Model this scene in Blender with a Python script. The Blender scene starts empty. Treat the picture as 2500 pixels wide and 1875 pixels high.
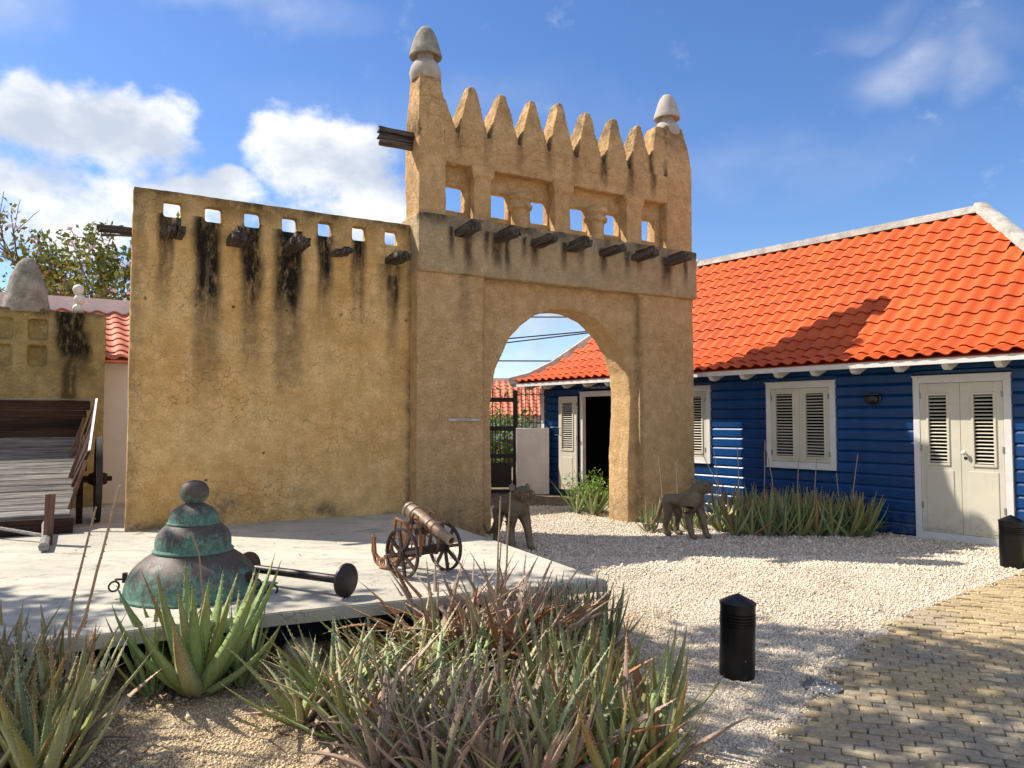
import bpy, bmesh, math, random
import numpy as np
from mathutils import Vector, Matrix, Euler
random.seed(7); rng = np.random.default_rng(7)
SC = bpy.context.scene
COL = SC.collection
R = math.radians
PI = math.pi

# ------------------------------------------------------------------ camera
cam = bpy.data.cameras.new('camera'); cam.lens = 26.69; cam.sensor_width = 36; cam.clip_start = .05; cam.clip_end = 3000
co = bpy.data.objects.new('camera', cam); COL.objects.link(co)
co.location = (0, 0, 1.6); co.rotation_euler = (R(92.7), 0, 0); SC.camera = co

# ------------------------------------------------------------------ light
SUN = Vector((-.88, .25, 1)).normalized()
sun = bpy.data.lights.new('sun', 'SUN'); sun.energy = 2.9; sun.angle = R(.55); sun.color = (1, .93, .82)
so = bpy.data.objects.new('sun', sun); COL.objects.link(so)
so.rotation_euler = SUN.to_track_quat('Z', 'Y').to_euler()
SC.view_settings.view_transform = 'Standard'; SC.view_settings.look = 'None'
SC.view_settings.exposure = 1.45; SC.view_settings.gamma = 1; SC.view_settings.use_curve_mapping = False

# ------------------------------------------------------------------ node helper
class NT:
    def __init__(s, tree): s.t = tree
    def new(s, typ, **kw):
        n = s.t.nodes.new(typ)
        for k, v in kw.items(): setattr(n, k, v)
        return n
    def put(s, sock, v):
        if v is None: return
        if isinstance(v, bpy.types.NodeSocket): s.t.links.new(v, sock)
        elif isinstance(v, (tuple, list)) and sock.type == 'RGBA': sock.default_value = tuple(v)[:3] + (1,)
        else: sock.default_value = v
    def math(s, op, a, b=None, c=None, clamp=False):
        n = s.new('ShaderNodeMath', operation=op, use_clamp=clamp)
        for i, v in enumerate((a, b, c)): s.put(n.inputs[i], v)
        return n.outputs[0]
    def vm(s, op, a, b=None, out=0):
        n = s.new('ShaderNodeVectorMath', operation=op)
        s.put(n.inputs[0], a); s.put(n.inputs[1], b)
        return n.outputs['Value'] if op in ('LENGTH', 'DISTANCE', 'DOT_PRODUCT') else n.outputs[0]
    def mix(s, f, a, b, mode='MIX'):
        n = s.new('ShaderNodeMix', data_type='RGBA', blend_type=mode)
        s.put(n.inputs[0], f); s.put(n.inputs[6], a); s.put(n.inputs[7], b)
        return n.outputs[2]
    def sc(s, v, f):
        n = s.new('ShaderNodeVectorMath', operation='SCALE'); s.put(n.inputs[0], v); n.inputs['Scale'].default_value = f; return n.outputs[0]
    def co(s, kind='Object'): return s.new('ShaderNodeTexCoord').outputs[kind]
    def map(s, v, scale=(1, 1, 1), loc=(0, 0, 0), rot=(0, 0, 0)):
        n = s.new('ShaderNodeMapping'); s.put(n.inputs[0], v)
        n.inputs[1].default_value = loc; n.inputs[2].default_value = rot; n.inputs[3].default_value = scale
        return n.outputs[0]
    def noise(s, v, scale=5, detail=4, rough=.55, out=0, dist=0):
        n = s.new('ShaderNodeTexNoise'); s.put(n.inputs['Vector'], v)
        n.inputs['Scale'].default_value = scale; n.inputs['Detail'].default_value = detail
        n.inputs['Roughness'].default_value = rough; n.inputs['Distortion'].default_value = dist
        return n.outputs[out]
    def voro(s, v, scale, feature='F1', out=0, rnd=1):
        n = s.new('ShaderNodeTexVoronoi', feature=feature); s.put(n.inputs['Vector'], v)
        n.inputs['Scale'].default_value = scale; n.inputs['Randomness'].default_value = rnd
        return n.outputs[out]
    def step(s, x, lo, hi, a=0., b=1.):
        n = s.new('ShaderNodeMapRange', interpolation_type='SMOOTHSTEP'); s.put(n.inputs[0], x)
        n.inputs[1].default_value = lo; n.inputs[2].default_value = hi; n.inputs[3].default_value = a; n.inputs[4].default_value = b
        return n.outputs[0]
    def attr(s, name): return s.new('ShaderNodeAttribute', attribute_name=name).outputs['Fac']
    def rand(s): return s.new('ShaderNodeObjectInfo').outputs['Random']
    def xyz(s, v):
        n = s.new('ShaderNodeSeparateXYZ'); s.put(n.inputs[0], v); return n.outputs
    def bump(s, h, strength=.5, dist=.01, normal=None):
        n = s.new('ShaderNodeBump'); n.inputs['Strength'].default_value = strength; n.inputs['Distance'].default_value = dist
        s.put(n.inputs['Height'], h); s.put(n.inputs['Normal'], normal); return n.outputs[0]
    def hsv(s, c, h=.5, sa=1., v=1.):
        n = s.new('ShaderNodeHueSaturation'); s.put(n.inputs['Hue'], h); s.put(n.inputs['Saturation'], sa); s.put(n.inputs['Value'], v)
        s.put(n.inputs['Color'], c); return n.outputs[0]

def material(name, fn, rough=.8, spec=.3, metal=0.):
    m = bpy.data.materials.new(name); m.use_nodes = True
    t = NT(m.node_tree); b = m.node_tree.nodes['Principled BSDF']
    b.inputs['Roughness'].default_value = rough; b.inputs['Specular IOR Level'].default_value = spec; b.inputs['Metallic'].default_value = metal
    r = fn(t)
    if isinstance(r, dict):
        for k, v in r.items(): t.put(b.inputs[k], v)
    else: t.put(b.inputs['Base Color'], r)
    return m

# ------------------------------------------------------------------ sky with clouds
w = bpy.data.worlds.new('World'); SC.world = w; w.use_nodes = True
wt = NT(w.node_tree); w.node_tree.nodes.clear()
sky = wt.new('ShaderNodeTexSky', sky_type='NISHITA'); sky.sun_disc = False
sky.sun_elevation = math.asin(SUN.z); sky.sun_rotation = math.atan2(SUN.x, SUN.y)
sky.altitude = 0; sky.air_density = 1.0; sky.dust_density = .3; sky.ozone_density = 3.0
bg = wt.new('ShaderNodeBackground'); wt.put(bg.inputs[0], wt.hsv(sky.outputs[0], .51, 1.2, 1.)); bg.inputs[1].default_value = .064
d = wt.co('Generated')
dz = wt.xyz(d)[2]
warp = wt.vm('ADD', d, wt.sc(wt.vm('SUBTRACT', wt.noise(d, 7, 3, .6, 1), (.5, .5, .5)), .10))
BL = [(-.50, .80, .325, .125, .050, 1.25), (-.43, .83, .335, .075, .052, 1.2), (-.55, .80, .24, .15, .07, .62), (-.47, .85, .25, .10, .05, .45),
      (-.225, .92, .315, .085, .072, 1.2), (-.27, .90, .345, .035, .030, 1.0), (-.165, .945, .275, .10, .06, .66), (-.21, .93, .25, .13, .05, .55),
      (-.37, .886, .268, .075, .026, 1.15), (-.335, .89, .285, .025, .018, 1.0), (-.42, .88, .24, .16, .06, .75), (-.383, .856, .345, .016, .012, .7),
      (-.2, .97, .12, .55, .10, .42), (.25, .97, .06, .45, .09, .30)]
dens = None
for x, y, z, rx, rz, op in BL:
    q = wt.vm('MULTIPLY', wt.vm('SUBTRACT', warp, (x, y, z)), (1 / rx, .6 / rx, 1 / rz))
    v = wt.math('MULTIPLY', wt.math('SUBTRACT', 1.25, wt.vm('LENGTH', q)), op)
    dens = v if dens is None else wt.math('MAXIMUM', dens, v)
gen = wt.math('MULTIPLY', wt.math('SUBTRACT', wt.noise(wt.map(d, (1, 1, 2.2)), 2.6, 5, .55), .36), 3.2)   # unseen clouds outside the view, thickened to brighten the shaded faces
back = wt.step(wt.xyz(d)[1], .1, .5, 1, 0)
dens = wt.math('MAXIMUM', dens, wt.math('MULTIPLY', gen, back))
fine = wt.noise(wt.map(d, (1, 1, 1.25)), 14, 9, .60)
dens = wt.math('ADD', dens, wt.math('MULTIPLY', wt.math('MULTIPLY', wt.math('SUBTRACT', fine, .5), 2.1), wt.step(dens, -.30, .15)))
alpha = wt.math('MULTIPLY', wt.step(dens, .10, .80), .96)
veil = None
for x, y, z, rx, rz, op in ((.435, .815, .378, .075, .034, .36), (.492, .79, .368, .034, .040, .36), (.40, .82, .43, .06, .02, .16), (.47, .82, .40, .10, .03, .16), (-.05, .93, .38, .30, .05, .10), (-.3, .83, .47, .16, .025, .30), (-.52, .76, .45, .06, .05, .55), (.33, .9, .30, .22, .05, .10)):
    q = wt.vm('MULTIPLY', wt.vm('SUBTRACT', warp, (x, y, z)), (1 / rx, .6 / rx, 1 / rz))
    v = wt.math('MULTIPLY', wt.step(wt.vm('LENGTH', q), .15, 1.15, 1, 0), op); veil = v if veil is None else wt.math('MAXIMUM', veil, v)
veil = wt.math('MULTIPLY', veil, wt.step(wt.noise(wt.map(d, (1, 1, 1.6)), 9, 5, .6), .25, .7, .35, 1.15))
alpha = wt.math('MAXIMUM', alpha, veil)
shade = wt.step(wt.noise(wt.map(d, (1, 1, 1.5), (.0, .0, .012)), 8, 5, .55), .36, .66)
ccol = wt.mix(shade, (.56, .62, .72), (1.0, 1.0, 1.0))
cb = wt.new('ShaderNodeBackground'); wt.put(cb.inputs[0], ccol); cb.inputs[1].default_value = .42
ms = wt.new('ShaderNodeMixShader'); wt.put(ms.inputs[0], alpha); wt.put(ms.inputs[1], bg.outputs[0]); wt.put(ms.inputs[2], cb.outputs[0])
wo = wt.new('ShaderNodeOutputWorld'); wt.put(wo.inputs[0], ms.outputs[0])

# ------------------------------------------------------------------ object helpers
def tag(o, label=None, cat=None, group=None, kind=None):
    if label: o['label'] = label
    if cat: o['category'] = cat
    if group: o['group'] = group
    if kind: o['kind'] = kind
    return o
def empty(name, loc=(0, 0, 0), rz=0, label=None, cat=None, group=None):
    o = bpy.data.objects.new(name, None); COL.objects.link(o); o.location = loc; o.rotation_euler = (0, 0, rz); o.empty_display_size = .2
    return tag(o, label, cat, group)
def link(name, me, parent=None, loc=None, rot=None, scale=None):
    o = bpy.data.objects.new(name, me); COL.objects.link(o)
    if parent: o.parent = parent
    if loc is not None: o.location = loc
    if rot is not None: o.rotation_euler = rot
    if scale is not None: o.scale = scale if hasattr(scale, '__len__') else (scale,) * 3
    return o
def copy_tree(o, parent=None):
    c = o.copy(); COL.objects.link(c)
    if parent: c.parent = parent
    for ch in o.children: copy_tree(ch, c)
    return c

class MB:
    def __init__(s): s.v = []; s.f = []; s.m = []; s.mi = 0
    def add(s, vs, fs):
        k = len(s.v); s.v += [tuple(p) for p in vs]
        for f in fs: s.f.append([i + k for i in f]); s.m.append(s.mi)
        return s
    def box(s, x0, x1, y0, y1, z0, z1, M=None, jit=0):
        vs = [Vector((x, y, z)) for z in (z0, z1) for y in (y0, y1) for x in (x0, x1)]
        if jit: vs = [p + Vector([random.uniform(-jit, jit) for _ in '123']) for p in vs]
        if M is not None: vs = [M @ p for p in vs]
        return s.add(vs, [(0, 2, 3, 1), (4, 5, 7, 6), (0, 1, 5, 4), (2, 6, 7, 3), (0, 4, 6, 2), (1, 3, 7, 5)])
    def loft(s, rings, cap=True):          # rings: equal-length point lists
        n = len(rings[0]); k = len(s.v)
        vs = [p for r in rings for p in r]; fs = []
        for a in range(len(rings) - 1):
            for i in range(n):
                j = (i + 1) % n; fs.append((a * n + i, a * n + j, (a + 1) * n + j, (a + 1) * n + i))
        if cap: fs.append(tuple(range(n - 1, -1, -1))); fs.append(tuple((len(rings) - 1) * n + i for i in range(n)))
        return s.add(vs, fs)
    def rects(s, secs):                    # (z, x0, x1, y0, y1)
        return s.loft([[(a, c, z), (b, c, z), (b, e, z), (a, e, z)] for z, a, b, c, e in secs])
    def prism(s, poly, a0, a1, axis='y'):
        f = {'y': lambda p, a: (p[0], a, p[1]), 'x': lambda p, a: (a, p[0], p[1]), 'z': lambda p, a: (p[0], p[1], a)}[axis]
        return s.loft([[f(p, a0) for p in poly], [f(p, a1) for p in poly]])
    def lathe(s, prof, seg=24, c=(0, 0, 0), M=None, cap=True):
        rings = []
        for r, z in prof:
            ring = [Vector((r * math.cos(2 * PI * i / seg), r * math.sin(2 * PI * i / seg), z)) for i in range(seg)]
            if M is not None: ring = [M @ p for p in ring]
            rings.append([p + Vector(c) for p in ring])
        return s.loft(rings, cap)
    def tube(s, pts, r, seg=8, closed=False):
        pts = [Vector(p) for p in pts]; n = len(pts); rings = []
        up = Vector((0.13, 0.21, 1)).normalized(); pn = None
        for i, p in enumerate(pts):
            if closed: t = (pts[(i + 1) % n] - pts[i - 1])
            else: t = pts[min(i + 1, n - 1)] - pts[max(i - 1, 0)]
            t.normalize()
            a = pn if pn is not None else (up if abs(t.dot(up)) < .95 else Vector((1, 0, 0)))
            a = (a - t * a.dot(t)).normalized(); b = t.cross(a); pn = a
            rr = r[i] if hasattr(r, '__len__') else r
            rings.append([p + (a * math.cos(2 * PI * j / seg) + b * math.sin(2 * PI * j / seg)) * rr for j in range(seg)])
        if closed: rings.append(rings[0]); return s.loft(rings, cap=False)
        return s.loft(rings)
    def mesh(s, name, mats=None, smooth=False):
        me = bpy.data.meshes.new(name); me.from_pydata(s.v, [], s.f)
        for m in (mats if isinstance(mats, (list, tuple)) else [mats]):
            if m: me.materials.append(m)
        if any(s.m): me.polygons.foreach_set('material_index', s.m)
        if smooth: me.polygons.foreach_set('use_smooth', [True] * len(me.polygons)); 
        bm = bmesh.new(); bm.from_mesh(me); bmesh.ops.recalc_face_normals(bm, faces=bm.faces); bm.to_mesh(me); bm.free()
        if smooth and smooth != 'all':
            try: me.set_sharp_from_angle(angle=R(40))
            except Exception: pass
        me.update(); return me
    def build(s, name, mats, parent=None, smooth=False, loc=None, rot=None):
        return link(name, s.mesh(name, mats, smooth), parent, loc, rot)

def bevel(me, w=.006, seg=1):
    bm = bmesh.new(); bm.from_mesh(me)
    bmesh.ops.bevel(bm, geom=[e for e in bm.edges if len(e.link_faces) == 2 and e.calc_face_angle(0) > .6], offset=w, segments=seg, affect='EDGES', profile=.6)
    bm.to_mesh(me); bm.free(); me.update(); return me

# vectorised value noise
def _h(i, j, k, s):
    n = (i * 374761393 + j * 668265263 + k * 2147483647 + s * 1274126177) & 0xffffffff
    n = ((n ^ (n >> 13)) * 1274126177) & 0xffffffff
    return ((n ^ (n >> 16)) & 0xffff) / 65535.
def vnoise(P, sc, seed=0):
    Q = np.asarray(P, float) * sc; I = np.floor(Q).astype(np.int64); F = Q - I; F = F * F * (3 - 2 * F); out = 0
    for a in (0, 1):
        for b in (0, 1):
            for c in (0, 1):
                wgt = (F[:, 0] if a else 1 - F[:, 0]) * (F[:, 1] if b else 1 - F[:, 1]) * (F[:, 2] if c else 1 - F[:, 2])
                out = out + wgt * _h(I[:, 0] + a, I[:, 1] + b, I[:, 2] + c, seed)
    return out
def fbm(P, sc, o=3, seed=0):
    t = 0; a = 1; n = 0
    for k in range(o): t = t + a * vnoise(P, sc * 2 ** k, seed + k); n += a; a *= .5
    return t / n
def sst(x, a, b):
    t = np.clip((x - a) / (b - a), 0, 1); return t * t * (3 - 2 * t)

def plaster(name, mb, voxel, mat, parent, amp=.008, stain_shade=None, smooth=4, freq=5.):
    """hand-thrown plaster: overlapping solids fused into one rounded, uneven skin"""
    me = mb.mesh('tmp'); o = bpy.data.objects.new('tmp', me); COL.objects.link(o)
    r = o.modifiers.new('r', 'REMESH'); r.mode = 'VOXEL'; r.voxel_size = voxel
    sm = o.modifiers.new('s', 'SMOOTH'); sm.factor = .5; sm.iterations = smooth
    dg = bpy.context.evaluated_depsgraph_get(); dg.update()
    m2 = bpy.data.meshes.new_from_object(o.evaluated_get(dg)); bpy.data.objects.remove(o); m2.name = name
    n = len(m2.vertices); P = np.empty(n * 3); m2.vertices.foreach_get('co', P); P = P.reshape(-1, 3)
    N = np.empty(n * 3); m2.vertices.foreach_get('normal', N); N = N.reshape(-1, 3)
    dsp = (fbm(P, freq * .5, 2, 3) - .5) * 2.2 + (fbm(P, freq * 2.2, 3, 11) - .5) * 1.6
    P2 = P + N * (dsp * amp)[:, None]
    m2.vertices.foreach_set('co', P2.ravel())
    s, g = stain_shade(P, N) if stain_shade else (np.zeros(n), np.zeros(n))
    for nm, val in (('stain_shade', s), ('grime_dark', g)):
        a = m2.attributes.new(nm, 'FLOAT', 'POINT'); a.data.foreach_set('value', np.clip(val, 0, 1).astype(np.float32))
    m2.materials.clear(); m2.materials.append(mat)
    m2.polygons.foreach_set('use_smooth', [True] * len(m2.polygons)); m2.update()
    return link(name, m2, parent)

# ------------------------------------------------------------------ materials
def adobe_mat(name, c0, c1, c2, crack=1., rough_bump=.6, cs=6.):
    def fn(t):
        o = t.co()
        big = t.noise(o, 1.3, 4, .6); med = t.noise(o, 6, 5, .65); fin = t.noise(o, 45, 6, .7)
        streak = t.noise(t.map(o, (5, 5, .5)), 1.6, 4, .6)
        c = t.mix(t.step(big, .35, .68), c0, c1)
        c = t.mix(t.math('MULTIPLY', t.step(streak, .5, .72), .55), c, c2)
        c = t.mix(t.step(med, .3, .75), t.hsv(c, .5, 1.03, .80), t.hsv(c, .5, .97, 1.10))
        c = t.mix(.55, c, t.hsv(c, .5, 1, t.step(fin, .25, .75, .68, 1.28)))
        wv = t.vm('ADD', o, t.sc(t.noise(o, 5, 3, .6, 1), .22))
        cr = t.voro(wv, cs, 'DISTANCE_TO_EDGE'); cr2 = t.voro(wv, cs * 2.3, 'DISTANCE_TO_EDGE')
        k = t.math('MULTIPLY', t.step(cr, .0, .024, 1, 0), t.step(t.noise(o, 1.5, 4, .6), .40, .54))
        k2 = t.math('MULTIPLY', t.step(cr2, .0, .022, 1, 0), t.step(t.noise(t.map(o, loc=(3, 1, 2)), 2.7, 3), .5, .66))
        k = t.math('MULTIPLY', t.math('MAXIMUM', k, t.math('MULTIPLY', k2, .7)), crack)
        c = t.mix(t.math('MULTIPLY', k, .72), c, t.hsv(c, .49, 1.02, .36))
        pit_shade = t.step(t.noise(t.map(o, (1, 1, 1.6)), 26, 5, .7, 0, 1.6), .56, .66)  # shade of small hollows put into the colour
        c = t.mix(t.math('MULTIPLY', pit_shade, .38), c, t.hsv(c, .5, 1.05, .55))
        c = t.mix(t.step(t.noise(t.map(o, loc=(7, 0, 3)), 1.9, 6, .62, 0, .8), .56, .60, 0, .22), c, t.hsv(c, .497, .88, 1.14))
        g = t.math('MULTIPLY', t.attr('grime_dark'), t.step(t.noise(o, 9, 6, .7), .25, .62))
        c = t.mix(t.math('MULTIPLY', g, .85), c, (.13, .105, .07))
        s = t.math('MULTIPLY', t.attr('stain_shade'), t.step(t.noise(t.map(o, (1, 1, .35)), 16, 7, .72), .18, .55))
        s = t.math('MULTIPLY', s, t.step(t.noise(o, 60, 3), .2, .42, .72, 1))
        c = t.mix(s, c, (.018, .015, .012))
        h = t.math('ADD', t.math('MULTIPLY', t.noise(t.map(o, (1, 1, 1.3)), 19, 8, .70, 0, 1.2), 1.6), t.math('MULTIPLY', fin, .35))
        h = t.math('SUBTRACT', h, t.math('MULTIPLY', k, .5))
        return {'Base Color': c, 'Normal': t.bump(h, rough_bump, .03)}
    return material(name, fn, .95, .12)
M_WALL = adobe_mat('ochre_adobe', (.79, .515, .215), (.72, .425, .155), (.83, .585, .28), 1., .6, 7.)
M_GATE = adobe_mat('beige_adobe', (.75, .50, .25), (.68, .44, .205), (.77, .525, .285), .30, 1., 6.)
M_LEDGE = adobe_mat('grey_adobe', (.59, .455, .275), (.63, .45, .25), (.53, .42, .255), .2, 1., 6.)
M_UPPER = adobe_mat('weathered_adobe', (.73, .475, .225), (.64, .39, .18), (.75, .495, .255), .6, .9, 5.)
M_LOW = adobe_mat('olive_adobe', (.50, .395, .18), (.43, .335, .14), (.53, .425, .205), .6, .8, 8.)

def flat(name, col, rough=.7, spec=.3, metal=0, var=.15, sc=8, bmp=.15, bd=.004, rnd=0.):
    def fn(t):
        o = t.co(); n = t.noise(o, sc, 6, .65); n2 = t.noise(o, sc * 7, 4, .6)
        v = t.math('ADD', t.step(n, .25, .75, 1 - var, 1 + var), t.step(n2, .25, .75, -var * .4, var * .4))
        if rnd: v = t.math('ADD', v, t.math('MULTIPLY', t.math('SUBTRACT', t.rand(), .5), rnd))
        return {'Base Color': t.hsv(col, .5, 1, v), 'Normal': t.bump(t.math('ADD', n, t.math('MULTIPLY', n2, .3)), bmp, bd)}
    return material(name, fn, rough, spec, metal)

def wood_mat(name, c0, c1, axis='x', sc=1., rough=.85, bd=.012):
    def fn(t):
        s = {'x': (1.2, 22, 22), 'z': (22, 22, 1.2), 'y': (22, 1.2, 22)}[axis]
        o = t.co(); ov = t.vm('ADD', o, t.sc(t.new('ShaderNodeObjectInfo').outputs['Location'], 3.7))
        g = t.noise(t.map(ov, tuple(a * sc for a in s)), 1, 7, .7, 0, .4); g2 = t.noise(t.map(ov, tuple(a * sc * 3 for a in s)), 1, 4, .6)
        c = t.mix(t.step(g, .3, .7), c0, c1)
        c = t.hsv(c, .5, 1, t.math('ADD', t.step(g2, .3, .7, .65, 1.25), t.math('MULTIPLY', t.math('SUBTRACT', t.rand(), .5), .35)))
        return {'Base Color': c, 'Normal': t.bump(t.math('ADD', g, t.math('MULTIPLY', g2, .5)), .7, bd)}
    return material(name, fn, rough, .2)
M_BEAM = wood_mat('charred_timber', (.025, .018, .014), (.15, .12, .10), 'y', 1.)
M_BEAMX = wood_mat('charred_timber_side', (.022, .016, .012), (.09, .068, .052), 'x', 1.)
M_CARTP = wood_mat('silvered_planks', (.10, .092, .085), (.33, .30, .26), 'x', 1., .9, .03)
M_CARTD = wood_mat('dark_cart_wood', (.022, .012, .009), (.06, .032, .022), 'x', .8)
M_CARTS = wood_mat('red_brown_wood', (.09, .045, .028), (.22, .12, .08), 'z', .8)
M_CARTG = wood_mat('grey_pole', (.16, .15, .14), (.36, .34, .31), 'x', .8)
M_IRONW = flat('black_wheel_iron', (.02, .014, .012), .6, .4, 0, .3, 20)

def concrete(t):
    o = t.co('Object'); big = t.noise(o, .9, 5, .6); med = t.noise(t.map(o, (1, 2.2, 1), rot=(0, 0, .3)), 2.6, 6, .65, 0, .8); fin = t.noise(o, 60, 5, .6)
    c = t.mix(t.step(big, .3, .7), (.38, .355, .29), (.54, .495, .40))
    c = t.mix(t.math('MULTIPLY', t.step(med, .47, .62), .55), c, (.31, .30, .265))
    c = t.mix(t.step(t.noise(o, 1.7, 7, .7, 0, 1.2), .57, .71, 0, .75), c, (.17, .145, .10))
    c = t.mix(t.step(t.noise(t.map(o, loc=(5, 2, 0)), 7, 5, .7), .62, .70, 0, .55), c, (.14, .12, .09))
    c = t.hsv(c, .5, 1, t.step(fin, .25, .75, .9, 1.1))
    crv = t.vm('ADD', o, t.sc(t.noise(o, 3, 4, .6, 1), .4))
    ck = t.math('MULTIPLY', t.step(t.voro(crv, .9, 'DISTANCE_TO_EDGE'), 0, .006, 1, 0), t.step(t.noise(o, 1.1, 2), .45, .55))
    c = t.mix(t.math('MULTIPLY', ck, .6), c, (.10, .09, .07))
    return {'Base Color': c, 'Normal': t.bump(t.math('ADD', t.math('MULTIPLY', med, .6), t.math('MULTIPLY', fin, .25)), .35, .01)}
M_CONC = material('worn_concrete', concrete, .85, .25)
M_TEAL = flat('dark_teal_plinth', (.018, .045, .05), .8, .2, 0, .4, 5)

def ground_fn(t):
    o = t.co(); x = t.xyz(o)
    p = t.voro(o, 60, 'F1'); pc = t.voro(o, 60, 'F1', 1); big = t.noise(o, .8, 5, .6); med = t.noise(o, 3.5, 6, .65)
    c = t.mix(t.step(t.xyz(t.vm('ADD', pc, (0, 0, 0)))[0], .1, .9), (.44, .37, .28), (.76, .67, .54))
    tan = t.mix(t.step(med, .3, .7), (.42, .30, .17), (.60, .46, .28))
    lft = t.math('MULTIPLY', t.step(t.math('ADD', x[0], t.math('MULTIPLY', t.math('SUBTRACT', med, .5), 2.)), .4, 1.6, 1, 0), t.step(x[1], 6.6, 7.4, 1, 0))
    c = t.mix(t.math('MULTIPLY', lft, .9), c, tan)  # tan soil plus golden sunlight mixed into the left front colour
    c = t.mix(t.math('MULTIPLY', t.step(med, .53, .70), .5), c, (.25, .19, .13))
    back = t.math('MULTIPLY', t.step(t.math('ADD', x[1], t.math('MULTIPLY', big, 1.5)), 14.6, 15.2), 1.)
    c = t.mix(back, c, t.mix(t.step(t.noise(o, 9, 5), .35, .65), (.16, .115, .075), (.36, .27, .17)))
    c = t.mix(t.step(p, 0, .5, 0, .55), c, t.hsv(c, .5, 1, .45))
    return {'Base Color': c, 'Normal': t.bump(t.math('SUBTRACT', 1., p), .8, .012)}
M_GROUND = material('coral_gravel_bed', ground_fn, .95, .1)
def peb(t):
    r = t.attr('rnd'); x = t.xyz(t.co()); med = t.noise(t.co(), 3.5, 6, .65)
    c = t.mix(r, (.60, .49, .37), (.86, .76, .61)); c = t.mix(t.step(r, .0, .07, .85, 0), c, (.20, .12, .07))
    lft = t.math('MULTIPLY', t.step(t.math('ADD', x[0], t.math('MULTIPLY', t.math('SUBTRACT', med, .5), 2.)), .4, 1.6, 1, 0), t.step(x[1], 6.6, 7.4, 1, 0))
    c = t.mix(t.math('MULTIPLY', lft, .85), c, t.mix(r, (.42, .30, .17), (.74, .59, .38)))  # same soil and sunlight gold tinted into the left front pebbles
    return t.mix(t.math('MULTIPLY', t.step(med, .53, .70), .3), c, (.25, .19, .13))
M_PEB = material('coral_pebbles', peb, .95, .1)
M_SAND = flat('joint_sand', (.17, .135, .09), .95, .1, 0, .4, 14)
def brick_fn(t):
    o = t.new('ShaderNodeNewGeometry').outputs['Position']; r = t.rand()
    r2 = t.noise(o, 1.1, 4, .6)
    c = t.mix(r, (.35, .265, .15), (.49, .37, .205)); c = t.mix(t.step(r2, .40, .62), c, t.mix(r, (.28, .235, .17), (.36, .30, .215)))
    n = t.noise(o, 38, 7, .7); c = t.hsv(c, .5, 1, t.step(n, .25, .75, .68, 1.3))
    c = t.mix(t.step(t.noise(o, 7, 6, .7), .56, .70, 0, .5), c, (.37, .33, .26))
    return {'Base Color': c, 'Normal': t.bump(n, .6, .008)}
M_BRICK = material('yellow_paving_brick', brick_fn, .9, .2)

def tile_mat(name, a, b, dirt=.0):
    def fn(t):
        o = t.new('ShaderNodeNewGeometry').outputs['Position']; r = t.rand(); n = t.noise(o, 12, 5, .6)
        c = t.mix(t.math('ADD', t.math('MULTIPLY', r, .6), t.math('MULTIPLY', n, .4)), a, b)
        c = t.hsv(c, .5, 1, t.step(t.noise(o, 1.3, 3), .3, .7, .88, 1.1))
        c = t.mix(t.step(t.noise(o, 26, 6, .7), .60, .75, 0, .3 + dirt), c, (.20, .07, .03))
        return {'Base Color': c, 'Normal': t.bump(n, .1, .004)}
    return material(name, fn, .62, .3)
M_TILE = tile_mat('orange_roof_tile', (.50, .073, .012), (.60, .108, .02))
M_TILER = tile_mat('pink_red_roof_tile', (.55, .16, .085), (.66, .23, .13), .1)
M_MORTAR = flat('ridge_mortar', (.40, .375, .33), .9, .15, 0, .3, 4, .4, .01)
M_MORTW = flat('white_limewash', (.74, .73, .72), .85, .2, 0, .10, 3, .2)
def blue(t):
    o = t.co(); n = t.noise(t.map(o, (1, 20, 20)), 1.6, 5, .6); b = t.noise(o, 2.2, 5, .65)
    c = t.mix(t.step(b, .3, .7), (.0010, .031, .120), (.0018, .054, .185))
    c = t.hsv(c, .5, 1, t.math('ADD', t.step(n, .3, .7, .85, 1.12), t.math('MULTIPLY', t.math('SUBTRACT', t.rand(), .5), .14)))
    P_ = t.new('ShaderNodeNewGeometry').outputs['Position']; c = t.mix(t.math('MULTIPLY', t.step(t.xyz(P_)[2], .5, .02, 0, .5), t.step(t.noise(P_, 7, 6, .7), .4, .65)), c, (.12, .13, .15))
    c = t.mix(t.step(t.noise(P_, 3.1, 6, .7), .58, .72, 0, .22), c, (.02, .10, .27))
    return {'Base Color': c, 'Normal': t.bump(n, .25, .004)}
M_BLUE = material('cobalt_boards', blue, .36, .36)
M_DARKIN = flat('dark_interior', (.02, .018, .02), .9, .1)
M_WHITE = flat('white_trim_paint', (.64, .625, .59), .55, .35, 0, .06, 5, .12)
def cream(t):
    P_ = t.new('ShaderNodeNewGeometry').outputs['Position']; z = t.xyz(P_)[2]; n = t.noise(P_, 9, 7, .7); n2 = t.noise(t.map(P_, (1, 1, .2)), 14, 5, .65)
    c = t.hsv((.58, .54, .43), .5, 1, t.step(t.noise(P_, 2.3, 4), .3, .7, .93, 1.04))
    c = t.mix(t.math('MULTIPLY', t.step(z, .55, .05, 0, .7), t.step(n, .42, .66)), c, (.36, .31, .22))
    c = t.mix(t.step(n2, .60, .74, 0, .28), c, (.42, .38, .29))
    return {'Base Color': c, 'Normal': t.bump(n, .1, .003)}
M_CREAM = material('cream_shutter_paint', cream, .5, .35)
M_STEEL = flat('hinge_steel', (.30, .29, .27), .45, .5, .6, .2, 30)
M_BLACK = flat('black_lamp_paint', (.012, .012, .012), .38, .5, 0, .25, 12, .08)
M_GATEI = flat('black_iron', (.010, .010, .011), .5, .4, 0, .2, 12)
M_BOLL = flat('black_bollard_paint', (.0035, .0035, .004), .30, .35, 0, .25, 9, .06)
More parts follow.
